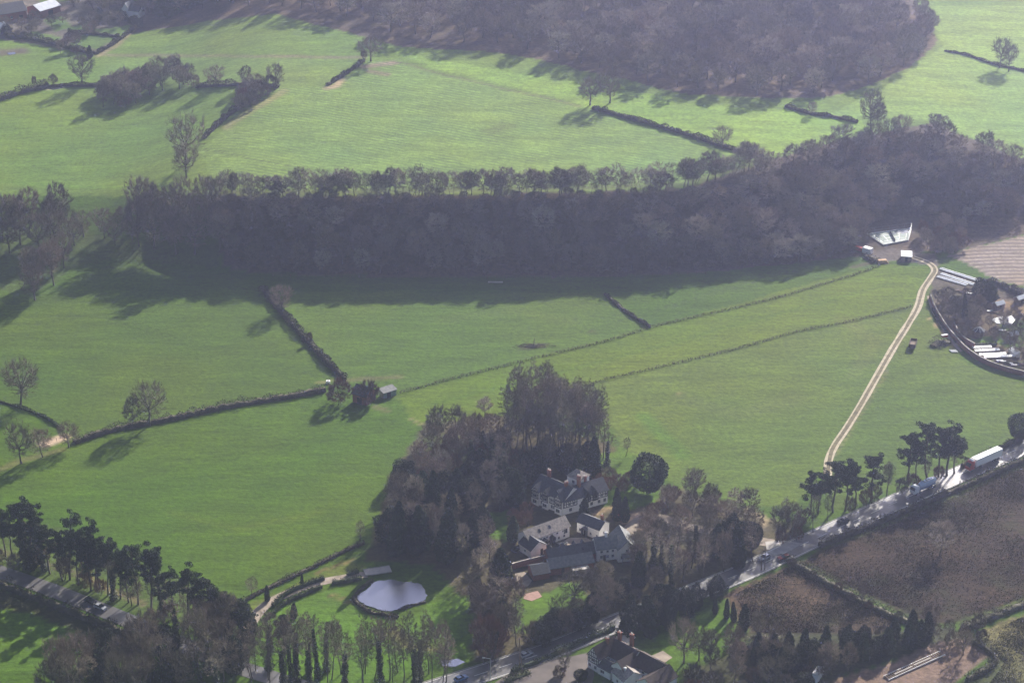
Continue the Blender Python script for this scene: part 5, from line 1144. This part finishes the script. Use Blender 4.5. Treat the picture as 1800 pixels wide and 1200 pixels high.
# ---- hard court with fence, edge walls
Cq = [G(1524, 412), G(1553, 432), G(1596, 424), G(1602, 403)]; zc_ = max(p[2] for p in Cq) + .12
cr = empty('tennis_court', tuple(map(float, (*Cq[1][:2], zc_))), 0, 'hard tennis court with faded white lines at the foot of the wooded hill', 'court')
o_ = np.array([*Cq[1][:2], zc_]); Q = [np.array([*p[:2], zc_]) - o_ for p in Cq]
mb = MB(); mb.prism([q - [0, 0, .25] for q in Q], (0, 0, .25)); mb.build('playing_surface', M['court'], cr)
def bil(u, v): return Q[1] * (1 - u) * (1 - v) + Q[2] * u * (1 - v) + Q[0] * (1 - u) * v + Q[3] * u * v
mb = MB()
def ln(u0, v0, u1, v1, w=.2):
    a, b = bil(u0, v0), bil(u1, v1); d = (b - a)[:2]; d /= np.linalg.norm(d); n_ = np.array([-d[1], d[0], 0]) * w; z = np.array([0, 0, .006]); mb.poly([a - n_ + z, b - n_ + z, b + n_ + z, a + n_ + z])
for v in (.14, .26, .74, .86): ln(.1, v, .9, v)
for u in (.1, .9): ln(u, .14, u, .86)
for u in (.3, .7): ln(u, .262, u, .738)
ln(.305, .5, .695, .5); mb.build('court_lines', M['paint'], cr)
mb = MB()
for k_ in range(4):
    a_, b_ = Q[k_], Q[(k_ + 1) % 4]; mb.tube(a_ + [0, 0, .12], b_ + [0, 0, .12], .22, .22, 6)
mb.build('edging', M['frame_white'], cr)
mb = MB(); e_ = [bil(u, v) + [0, 0, .012] for u, v in ((.62, .97), (.72, .8), (.8, .62), (.95, .66), (.97, .97), (.8, .985))]; mb.poly(e_); mb.build('standing_water', M['puddle'], cr)
mb = MB(); a, b = bil(.5, .1), bil(.5, .9); mb.prism([a, b, b + [0, 0, .95], a + [0, 0, .95]], (.05, 0, 0)); mb.build('net', M['black_timber'], cr)
mb = MB(); mb2 = MB()
for k in range(4):
    a, b = Q[k], Q[(k + 1) % 4]; n_ = int(np.linalg.norm(b - a) / 3)
    for j in range(n_): p = a + (b - a) * j / n_; mb.tube(p, p + [0, 0, 2.7], .05)
    for z in (.15, 1.4, 2.65): mb2.tube(a + [0, 0, z], b + [0, 0, z], .035)
mb.build('fence_posts', M['silver_paint'], cr)['kind'] = 'stuff'; mb2.build('fence_rails', M['silver_paint'], cr)
# yard sheds and vehicles by the court
r, L = site('white_roofed_shed', (1584, 459), (1602, 460), 'low shed with a white flat roof below the tennis court', 'shed')
mb = MB(); mb.box(0, L, 0, 5, -.3, 2.2); mb.build('wall', M['wood'], r); mb = MB(); mb.prism([(-.2, -.2, 2.22), (L + .2, -.2, 2.22), (L + .2, 5.2, 2.5), (-.2, 5.2, 2.5)], (0, 0, .1)); mb.build('roof', M['metal_roof'], r); door(r, 'y', 0, L * .5)
r, L = site('storage_container', (1515, 444), (1529, 448), 'white topped storage container beside the tennis court', 'container')
mb = MB(); mb.box(0, L, 0, 2.5, 0, 2.4)
for k in range(12): mb.box(L * (k + .3) / 12, L * (k + .6) / 12, -.05, -.003, .15, 2.3)
mb.build('body', M['truck_white'], r); mb = MB(); mb.box(-.06, -.005, .05, 1.22, .1, 2.3); mb.box(-.06, -.005, 1.28, 2.45, .1, 2.3); mb.build('door', M['rust'], r)
r, L = site('red_skip', (1505, 440), (1511, 442), 'small red skip left of the white topped container', 'skip')
mb = MB(); mb.prism([(-.6, 0, .15), (-1.1, 0, 1.5), (2.9, 0, 1.5), (2.4, 0, .15)], (0, 1.8, 0)); mb.build('bin', M['red_item'], r); mb = MB(); mb.box(-1.15, 2.95, -.06, -.004, 1.4, 1.55); mb.box(-1.15, 2.95, 1.804, 1.86, 1.4, 1.55); mb.build('rim', M['rust'], r)
r, L = site('timber_stack', (1544, 464), (1562, 463), 'pale stack of sawn timber on the grass below the court', 'timber')
mb = MB()
for j in range(4):
    for k in range(7 - j): mb.box(.1 * j, L - .2 * j, k * .42 + .2 * j, k * .42 + .2 * j + .38, j * .3, j * .3 + .27)
mb.build('planks', mat('sawn_timber', (.55, .36, .2), .8, .3, 1), r)
hedge([(1522, 452), (1532, 456), (1542, 461)], 6, 1.8, 'hedge_leaf', 'bonfire heap of branches below the court', 40, .3, 91, 'brushwood_heap', 'brushwood', .5)
# long glasshouses, upper right
gl_n = 0
for p0, p1, lb in (((1651, 474), (1718, 495), 'farthest of three long low glasshouses right of the track bend'), ((1652, 483), (1710, 502), 'middle of three long low glasshouses right of the track bend'), ((1646, 488), (1698, 503), 'nearest of three long low glasshouses right of the track bend')):
    r, L = site('glasshouse', p0, p1, lb, 'glasshouse'); r['group'] = 'long low glasshouses'
    mb = MB(); mb.prism([(0, 0, -.2), (0, 1.8, -.2), (0, 1.8, .4), (0, 0, .4)], (L, 0, 0)); mb.build('base_wall', M['concrete'], r)
    mb = MB(); mb.prism([(0, -.05, .42), (0, 1.85, .42), (0, .9, .66)], (L, 0, 0)); mb.build('glass_roof', M['glasshouse'], r)
    mb = MB()
    for k in range(int(L / 2)): x_ = 1 + 2 * k; mb.tube((x_, -.07, .43), (x_, .9, .70), .05); mb.tube((x_, 1.87, .43), (x_, .9, .70), .05)
    mb.tube((0, .9, .70), (L, .9, .70), .07); mb.build('glazing_bars', M['frame_white'], r)
# kitchen garden frames
r0 = [((1710, 614), (1744, 613), 'first cold frame from the clipped hedge in the kitchen garden'), ((1714, 620), (1758, 618), 'second cold frame from the clipped hedge in the kitchen garden'), ((1722, 627), (1770, 625), 'third cold frame from the clipped hedge in the kitchen garden'), ((1730, 631), (1786, 629), 'nearest cold frame in the kitchen garden')]
for p0, p1, lb in r0:
    r, L = site('cold_frame', p0, p1, lb, 'cold frame'); r['group'] = 'cold frames in the kitchen garden'
    mb = MB(); mb.prism([(0, 0, -.1), (0, 1.5, -.1), (0, 1.5, .75), (0, 0, .5)], (L, 0, 0)); mb.build('box', M['wood'], r)
    mb = MB(); n_ = int(L / 1.3)
    for k in range(n_): mb.prism([(L * k / n_ + .07, .05, .53), (L * (k + 1) / n_ - .07, .05, .53), (L * (k + 1) / n_ - .07, 1.45, .77), (L * k / n_ + .07, 1.45, .77)], (0, 0, .04))
    mb.build('lights', M['glasshouse'], r)
r, L = site('glazed_lean_to', (1772, 618), (1784, 629), 'glazed lean-to slanting down the right side of the kitchen garden', 'glasshouse'); mb = MB(); mb.prism([(0, 0, 0), (0, 2.2, 0), (0, 2.2, 2.2), (0, 0, 1.2)], (L, 0, 0)); mb.build('frame', M['frame_white'], r); mb = MB(); mb.prism([(.1, .05, 1.26), (L - .1, .05, 1.26), (L - .1, 2.15, 2.22), (.1, 2.15, 2.22)], (0, 0, .03)); mb.build('glass_roof', M['glasshouse'], r)
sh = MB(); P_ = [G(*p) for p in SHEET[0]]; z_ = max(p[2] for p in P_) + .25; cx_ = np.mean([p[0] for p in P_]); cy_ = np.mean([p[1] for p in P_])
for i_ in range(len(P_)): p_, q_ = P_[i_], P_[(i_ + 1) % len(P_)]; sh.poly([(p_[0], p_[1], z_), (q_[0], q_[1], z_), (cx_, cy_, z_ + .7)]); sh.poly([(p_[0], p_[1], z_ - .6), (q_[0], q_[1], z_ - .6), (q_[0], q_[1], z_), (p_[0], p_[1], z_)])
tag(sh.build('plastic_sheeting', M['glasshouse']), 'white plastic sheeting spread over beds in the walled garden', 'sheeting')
# summerhouse
P = G(1720, 590); r = empty('summerhouse', tuple(map(float, P)), 0, 'small octagonal summerhouse with a white edged roof in the walled garden', 'summerhouse')
mb = MB(); mb.tube((0, 0, 0), (0, 0, 2.3), 1.9, 1.9, 8); mb.build('wall', M['wood'], r); mb = MB(); mb.tube((0, 0, 2.32), (0, 0, 3.7), 2.4, .15, 8); mb.build('roof', M['slate'], r); mb = MB()
for k in range(8): t_ = math.pi * k / 4; mb.tube((2.42 * math.cos(t_), 2.42 * math.sin(t_), 2.4), (.2 * math.cos(t_), .2 * math.sin(t_), 3.78), .07)
mb.build('roof_ribs', M['frame_white'], r)
# curved brick garden wall
def wall(pts, label, hm=1.9, t=.45, m='brick', name='garden_wall', cope='stone_roof'):
    C = curve(pts, 2.0); N = side_of(C); z = height(C[:, 0], C[:, 1]); o = np.array([*C[0], z[0]]); k = len(C)
    r = empty(name, tuple(map(float, o)), 0, label, 'wall')
    for nm, w2, a, b, mm in (('brickwork', t / 2, -.3, hm, m), ('coping', t / 2 + .08, hm + .003, hm + .18, cope)):
        vs = np.stack([np.column_stack([C + N * s_ * w2, z + q]) - o for s_, q in ((-1, a), (-1, b), (1, b), (1, a))], 1); idx = np.arange(k * 4).reshape(k, 4); q = []
        for j in range(4): q.append(np.stack([idx[:-1, j], idx[:-1, (j + 1) % 4], idx[1:, (j + 1) % 4], idx[1:, j]], -1))
        link(nm, mesh_np(nm, vs.reshape(-1, 3), np.concatenate(q + [idx[:1], idx[-1:, ::-1]]), M[mm]), r)
wall([(1634, 524), (1644, 548), (1662, 578), (1682, 602), (1700, 620), (1728, 638), (1765, 652), (1830, 668)], 'curved red brick wall round the walled garden')
wall([(1676, 575), (1690, 598), (1712, 612)], 'short red brick wall inside the walled garden', 2.0)
wall([(900, 1000), (930, 992), (960, 985)], 'red brick wall left of the dark barn', 2.0)
# pale stone bridge by the pond
r, L = site('stone_bridge', (643, 1013), (689, 1006), 'pale flat bridge slab over the dark inlet above the pond', 'bridge')
mb = MB(); mb.box(0, L, 0, 3.6, .25, .5); mb.build('deck', mat('pale_stone_deck', (.5, .42, .36), .85, .12, 1), r)
mb = MB(); mb.box(.3, 1.0, .1, 3.5, -1, .246); mb.box(L - 1, L - .3, .1, 3.5, -1, .246); mb.build('abutment', M['brick'], r)
mb = MB(); mb.box(0, L, -.16, -.004, .3, .62); mb.box(0, L, 3.604, 3.76, .3, .62); mb.build('edge_beam', M['concrete'], r)

# ------------------------------------------------------------------ vehicles
M['maroon'] = mat('maroon_paint', (.12, .02, .02), .25, .1, .5, spec=.6)
def wheel(root, x, y, r_=.34, w=.24):
    mb = MB(); mb.tube((x, y - w / 2, r_), (x, y + w / 2, r_), r_, r_, 14); t = mb.build('wheel', M['tyre'], root)
    mb = MB(); mb.tube((x, y - w / 2 - .01, r_), (x, y + w / 2 + .01, r_), r_ * .55, r_ * .55, 10); mb.build('rim', M['silver_paint'], t)
def placed(name, px, py, qx, qy, label, cat, group=None):
    'a vehicle whose rear stands over (px,py) and whose nose points to (qx,qy)'
    A, B = G(px, py), G(qx, qy); a = math.atan2(B[1] - A[1], B[0] - A[0]); return empty(name, (float(A[0]), float(A[1]), float(A[2]) + .12), a, label, cat, group)
def car(px, py, qx, qy, paint, label, group='cars on the roads', estate=False):
    r = placed('parked_car' if 'parked' in label else 'car', px, py, qx, qy, label, 'car', group)
    pr = [(0, .35), (0, .85), (.25, .98), (3.1, .98), (4.15, .82), (4.35, .6), (4.35, .35)]
    mb = MB(); mb.prism([(x, -.88, z) for x, z in pr], (0, 1.76, 0)); mb.build('body', M[paint], r, bevel=.07)
    cb = [(.25, .985), (.6 if not estate else .35, 1.42), (2.0, 1.45), (3.0, .985)]
    mb = MB(); n = len(cb); V1 = [(x, -.8 + .12 * (z > 1.2), z) for x, z in cb]; V2 = [(x, .8 - .12 * (z > 1.2), z) for x, z in cb]
    mb.poly(V1); mb.poly(V2[::-1]); [mb.poly([V1[i], V2[i], V2[(i + 1) % n], V1[(i + 1) % n]]) for i in range(n)]; mb.build('windows', M['glass'], r)
    mb = MB(); mb.box(.62 if not estate else .4, 2.02, -.69, .69, 1.452, 1.50); mb.build('roof', M[paint], r)
    for x in (.8, 3.5):
        for y in (-.8, .8): wheel(r, x, y)
    for y in (-.62, .62): mb = MB(); mb.box(4.352, 4.39, y - .17, y + .17, .58, .74); mb.build('headlight', M['frame_white'], r)
    return r
car(150, 1055, 164, 1061, 'dark_paint', 'black car on the left road below the pines, leftmost of three')
car(168, 1066, 182, 1072, 'silver_paint', 'silver car on the left road, middle of three')
car(236, 1090, 250, 1096, 'silver_paint', 'silver car on the left road next to the bottom clump')
car(1490, 915, 1472, 922, 'dark_paint', 'black car on the main road under the right pines')
car(1352, 979, 1336, 986, 'silver_paint', 'silver car on the main road at the lane junction')
car(1388, 980, 1372, 984, 'maroon', 'dark red car at the main road edge by the junction')
car(915, 1157, 935, 1148, 'silver_paint', 'silver blue car on the road left of the inn')
car(800, 1199, 822, 1190, 'blue_paint', 'blue car cut by the bottom edge on the road')
car(1083, 914, 1095, 908, 'truck_red', 'red car parked in the shade of the cypresses', 'cars parked by the houses')
car(979, 964, 990, 958, 'dark_paint', 'black car parked in the cottage courtyard', 'cars parked by the houses')
car(900, 972, 910, 966, 'dark_paint', 'dark car parked left of the white gabled barn', 'cars parked by the houses', True)
# articulated lorry
r = placed('articulated_lorry', 1756, 804, 1700, 829, 'white articulated lorry with a red cab on the main road', 'lorry')
mb = MB(); mb.box(0, 13.2, -1.27, 1.27, 1.15, 4.0); mb.build('trailer_box', M['truck_white'], r, bevel=.06)
mb = MB(); mb.box(.3, 12.9, -.5, .5, .85, 1.146); mb.box(9.2, 15.8, -.42, .42, .6, .846); mb.build('chassis', M['rust'], r)
mb = MB(); mb.prism([(13.9, -1.22, .75), (13.9, -1.22, 3.6), (14.9, -1.22, 3.7), (16.0, -1.22, 2.5), (16.15, -1.22, 1.8), (16.15, -1.22, .6)], (0, 2.44, 0)); c = mb.build('cab', M['truck_red'], r, bevel=.06)
mb = MB(); mb.prism([(15.5, -1.05, 3.06), (16.03, -1.05, 2.48), (16.11, -1.05, 1.95), (16.2, -1.05, 1.95), (16.12, -1.05, 2.55), (15.6, -1.05, 3.12)], (0, 2.1, 0)); mb.build('windscreen', M['glass'], c)
mb = MB(); mb.prism([(13.95, -.95, 3.74), (14.7, -.95, 3.74), (14.2, -.95, 4.1), (13.95, -.95, 4.1)], (0, 1.9, 0)); mb.build('wind_deflector', M['truck_white'], c)
for x in (1.6, 2.9, 4.2, 10.6, 15.1):
    for y in (-1.05, 1.05): wheel(r, x, y, .5, .3)
# bulk tanker
r = placed('tanker_lorry', 1644, 852, 1604, 870, 'pale blue bulk tanker lorry with a white cab on the main road', 'lorry')
mb = MB(); mb.tube((.4, 0, 2.35), (2.2, 0, 2.45), .75, 1.2, 14); mb.tube((2.2, 0, 2.45), (6.6, 0, 2.45), 1.2, 1.2, 14); mb.tube((6.6, 0, 2.45), (8.2, 0, 2.35), 1.2, .8, 14); c = mb.build('tank', mat('pale_blue_panel', (.45, .55, .7), .3, .08, .5, spec=.6), r)
mb = MB()
for x in (2.3, 3.6, 4.9, 6.3): mb.tube((x, 0, 3.55), (x, 0, 3.78), .35, .35, 10)
mb.box(1.8, 6.8, .5, .9, 3.5, 3.58); mb.build('hatches', M['silver_paint'], c)
mb = MB(); mb.box(.3, 11.2, -.5, .5, .7, 1.1); mb.build('chassis', M['blue_paint'], r)
mb = MB(); mb.prism([(9.2, -1.2, .7), (9.2, -1.2, 3.1), (10.4, -1.2, 3.2), (11.3, -1.2, 2.4), (11.4, -1.2, 1.8), (11.4, -1.2, .6)], (0, 2.4, 0)); c = mb.build('cab', M['truck_white'], r, bevel=.06)
mb = MB(); mb.prism([(10.95, -1.0, 2.76), (11.3, -1.0, 2.42), (11.38, -1.0, 1.9), (11.46, -1.0, 1.9), (11.4, -1.0, 2.5), (11.05, -1.0, 2.84)], (0, 2.0, 0)); mb.build('windscreen', M['glass'], c)
for x in (1.4, 2.7, 4.0, 8.6, 10.4):
    for y in (-1.05, 1.05): wheel(r, x, y, .5, .3)
# white van at the bottom
r = placed('white_van', 1442, 1185, 1430, 1203, 'white box van cut by the bottom edge in the brown yard', 'van')
mb = MB(); mb.box(0, 4.6, -1.05, 1.05, .6, 3.0); mb.build('load_box', M['truck_white'], r, bevel=.05)
mb = MB(); mb.prism([(4.62, -.98, .45), (4.62, -.98, 2.2), (5.3, -.98, 2.2), (6.0, -.98, 1.4), (6.5, -.98, 1.2), (6.5, -.98, .45)], (0, 1.96, 0)); mb.build('cab', M['truck_white'], r)
for x in (1.1, 5.5):
    for y in (-.95, .95): wheel(r, x, y, .38)
# farm trailer in the field
r = placed('farm_trailer', 1606, 604, 1601, 620, 'dark steel sided farm trailer standing in the field beside the track', 'trailer')
mb = MB(); mb.box(0, 5.6, -1.25, 1.25, .9, 1.0)
for y in (-1.25, 1.17): mb.box(0, 5.6, y, y + .08, 1.003, 2.2)
mb.box(0, .08, -1.165, 1.165, 1.003, 2.2); mb.box(5.52, 5.6, -1.165, 1.165, 1.003, 2.2); mb.build('body', M['rust'], r)
mb = MB()
for x in (0, 1.9, 3.8, 5.5):
    for y in (-1.31, 1.25): mb.box(x, x + .1, y, y + .06, .9, 2.25)
mb.build('stakes', M['silver_paint'], r); mb = MB(); mb.prism([(5.6, -.1, .85), (7.2, -.05, .6), (7.2, .05, .6), (5.6, .1, .85)], (0, 0, .12)); mb.build('drawbar', M['rust'], r)
mb = MB(); mb.box(.4, 5.2, -1.0, 1.0, 1.01, 1.5); mb.build('load', M['wood'], r)
for x in (2.2, 3.2):
    for y in (-1.0, 1.0): wheel(r, x, y, .42, .3)
# small red barrow on the brushwood, pipes
r = placed('tipping_barrow', 1655, 600, 1662, 599, 'small red and white barrow on the brushwood heap', 'barrow')
mb = MB(); mb.prism([(0, -.6, 1.8), (-.3, -.6, 2.5), (2.4, -.6, 2.5), (2.0, -.6, 1.8)], (0, 1.2, 0)); mb.build('tray', M['truck_red'], r); mb = MB(); mb.box(-.2, 2.2, -.5, .5, 2.503, 2.62); mb.build('cover', M['truck_white'], r); wheel(r, 1, 0, .35, .2)
for k in range(4):
    A = G(1669 + k * 3.2, 616); B = G(1674 + k * 3.2, 620); mb = MB(); d_ = B - A; mb.tube((0, 0, .25), tuple(d_ + [0, 0, .25]), .2, .2, 10); mb.tube((0, 0, .25), tuple(d_ * .06 + [0, 0, .25]), .26, .26, 10)
    tag(mb.build('pipe', M['truck_white'], None, tuple(map(float, A))), ['leftmost', 'second', 'third', 'rightmost'][k] + ' of four white pipes lying on the grass by the garden wall' if k in (0, 3) else ['', 'second from the left', 'third from the left'][k] + ' of four white pipes lying by the garden wall', 'pipe', 'white pipes on the grass')
# water trough, mid field
P = G(871, 497); r = empty('water_trough', tuple(map(float, P)), 0, 'pale feed trough in the shade below the wooded slope', 'trough'); mb = MB(); mb.box(-3, 3, -.4, .4, .1, .5); mb.build('basin', M['concrete'], r); mb = MB(); mb.box(-2.9, -2.6, -.3, .3, 0, .098); mb.box(2.6, 2.9, -.3, .3, 0, .098); mb.build('feet', M['concrete'], r)
P = G(938, 609); r = empty('fallen_branches', tuple(map(float, P)), 0, 'dark heap of fallen branches in the middle field', 'branches'); r_ = np.random.RandomState(4)
q_ = r_.normal(size=(60, 3)) * [3.2, 1.0, .25] + [0, 0, .3]; d_ = r_.normal(size=(60, 3)) * [1.8, .9, .3]; link('boughs', mesh_np('boughs', *tubes(q_, q_ + d_, np.full(60, .12), np.full(60, .04)), M['bark']), r); link('snag', mesh_np('snag', *tubes([[0, 0, 0]], [[.3, 0, 3.6]], [.2], [.08]), M['bark']), r)
P = G(577, 673); r = empty('white_tank', tuple(map(float, P)), 0, 'small white water tank in the grass above the long hedge', 'tank'); mb = MB(); mb.tube((0, 0, 0), (0, 0, 1.0), .8, .8, 12); mb.build('drum', M['truck_white'], r); mb = MB(); mb.tube((0, 0, 1.003), (0, 0, 1.12), .3, .25, 10); mb.build('lid', M['rust'], r)
# poles and lamps
def pole(px, py, hm, label, lamp=False, lean=0):
    P = G(px, py); r = empty('lamp_post' if lamp else 'telegraph_pole', tuple(map(float, P)), 0, label, 'lamp post' if lamp else 'pole')
    mb = MB(); mb.tube((0, 0, -.3), (lean, 0, hm), .15, .1, 8); mb.build('pole', M['silver_paint' if lamp else 'wood'], r); mb = MB()
    if lamp: mb.tube((lean, 0, hm), (lean - 1.6, 0, hm + .3), .06, .05); mb.box(lean - 2.3, lean - 1.5, -.16, .16, hm + .25, hm + .4); mb.build('lamp_head', M['truck_white'], r)
    else: mb.box(lean - .8, lean + .8, -.06, .06, hm - .7, hm - .55); mb.build('crossarm', M['wood'], r)
pole(913, 1178, 12, 'left telegraph pole of the pair by the verge of the bottom road'); pole(918, 1180, 12, 'right telegraph pole of the pair by the verge of the bottom road', lean=-.9)
pole(862, 1192, 7, 'street lamp beside the bottom road', True); pole(1338, 1002, 7, 'left post of the pair beside the main road at the junction'); pole(1344, 1001, 8, 'right post of the pair beside the main road at the junction')
# ladder-like rack on the yard
r, L = site('rack_of_rails', (1562, 1196), (1662, 1152), 'long low rack of white rails lying like a ladder across the brown yard', 'rack')
mb = MB(); mb.box(0, L, 0, .12, .1, .5); mb.box(0, L, 2.2, 2.32, .1, .5); mb.build('side_rail', M['frame_white'], r)
mb = MB(); n_ = int(L / .75)
for k in range(n_): mb.box(.3 + k * .75, .55 + k * .75, .123, 2.197, .25, .5)
mb.build('rungs', M['wood'], r)['kind'] = 'stuff'
pn_ = [(1576, 1190, 1608, 1176), (1610, 1174, 1640, 1161)]
for k, (a, b, c, d) in enumerate(pn_):
    r, L = site('stacked_panel', (a, b), (c, d), ('left' if k == 0 else 'right') + ' pale panel lying on the rack of rails in the yard', 'panel'); mb = MB(); mb.box(0, L, .9, 1.3, .52, .58); mb.build('sheet', M['concrete'], r); mb = MB(); mb.box(0, .1, .6, 1.6, .603, .7); mb.build('batten', M['wood'], r)
# small boats and post in the pond reeds
P = G(684, 1097); r = empty('white_post', tuple(map(float, P)), 0, 'white marker post in the rough grass below the pond', 'post'); mb = MB(); mb.tube((0, 0, -.2), (0, 0, 2.0), .12, .12); mb.build('shaft', M['frame_white'], r); mb = MB(); mb.box(-.3, .3, -.04, .04, 1.4, 1.8); mb.build('board', M['frame_white'], r)

# clutter of the walled garden
for (p0, p1, lb) in (((1752, 545), (1766, 541), 'small shed with a pale roof at the top of the walled garden'), ((1776, 598), (1790, 596), 'small shed with a pale roof right of the garden lawn'), ((1790, 535), (1802, 531), 'small shed cut by the right edge in the walled garden')):
    r, L = site('garden_shed', p0, p1, lb, 'shed'); r['group'] = 'garden sheds'; gable_parts(r, L, 2.6, 1.9, 2.8, 'wood', 'metal_roof', over=.2); door(r, 'y', 0, L * .5, .9, 1.7)
rng = random.Random(6)
for k, (px, py, n_, wh) in enumerate([(1734, 548, 4, 'at the top of the walled garden'), (1755, 582, 4, 'below the white sheeting'), (1752, 636, 5, 'below the cold frames'), (1786, 640, 3, 'at the lower right of the walled garden'), (1680, 512, 4, 'below the long glasshouses')]):
    for j in range(n_):
        x_, y_ = px + j * 6 + rng.uniform(-1, 1), py + j * 1.6 + rng.uniform(-1, 1); P = G(x_, y_); m_ = MB(); l_ = rng.uniform(1.6, 3.2)
        m_.box(0, l_, 0, .9, 0, .35); r = empty('raised_bed', tuple(map(float, P)), rng.uniform(-.2, .3), 'narrow raised bed in the row ' + wh, 'raised bed', 'raised beds ' + wh); m_.build('edging', M['wood'], r)
        m_ = MB(); m_.prism([(.08, .08, .352), (l_ - .08, .08, .352), (l_ - .08, .82, .352), (.08, .82, .352)], (0, 0, .16)); m_.build('cover', M[rng.choice(['glasshouse', 'truck_white', 'hedge_green', 'rust'])], r)
# ------------------------------------------------------------------ haze: one closed box of even air round everything
hz = MB(); hz.box(-3600, 3600, -2100, 6600, -6, 410)
hm_ = bpy.data.materials.new('haze'); hm_.use_nodes = True; n = hm_.node_tree.nodes; l = hm_.node_tree.links
n.remove(n['Principled BSDF']); pv = n.new('ShaderNodeVolumePrincipled'); l.new(pv.outputs[0], n['Material Output'].inputs['Volume'])
pv.inputs['Color'].default_value = (.57, .61, 1.0, 1); pv.inputs['Density'].default_value = HAZE_D; pv.inputs['Anisotropy'].default_value = HAZE_G
hzo = tag(hz.build('haze', hm_), 'pale blue winter haze filling the valley air', 'haze', kind='stuff')
print('objects', len(bpy.data.objects))
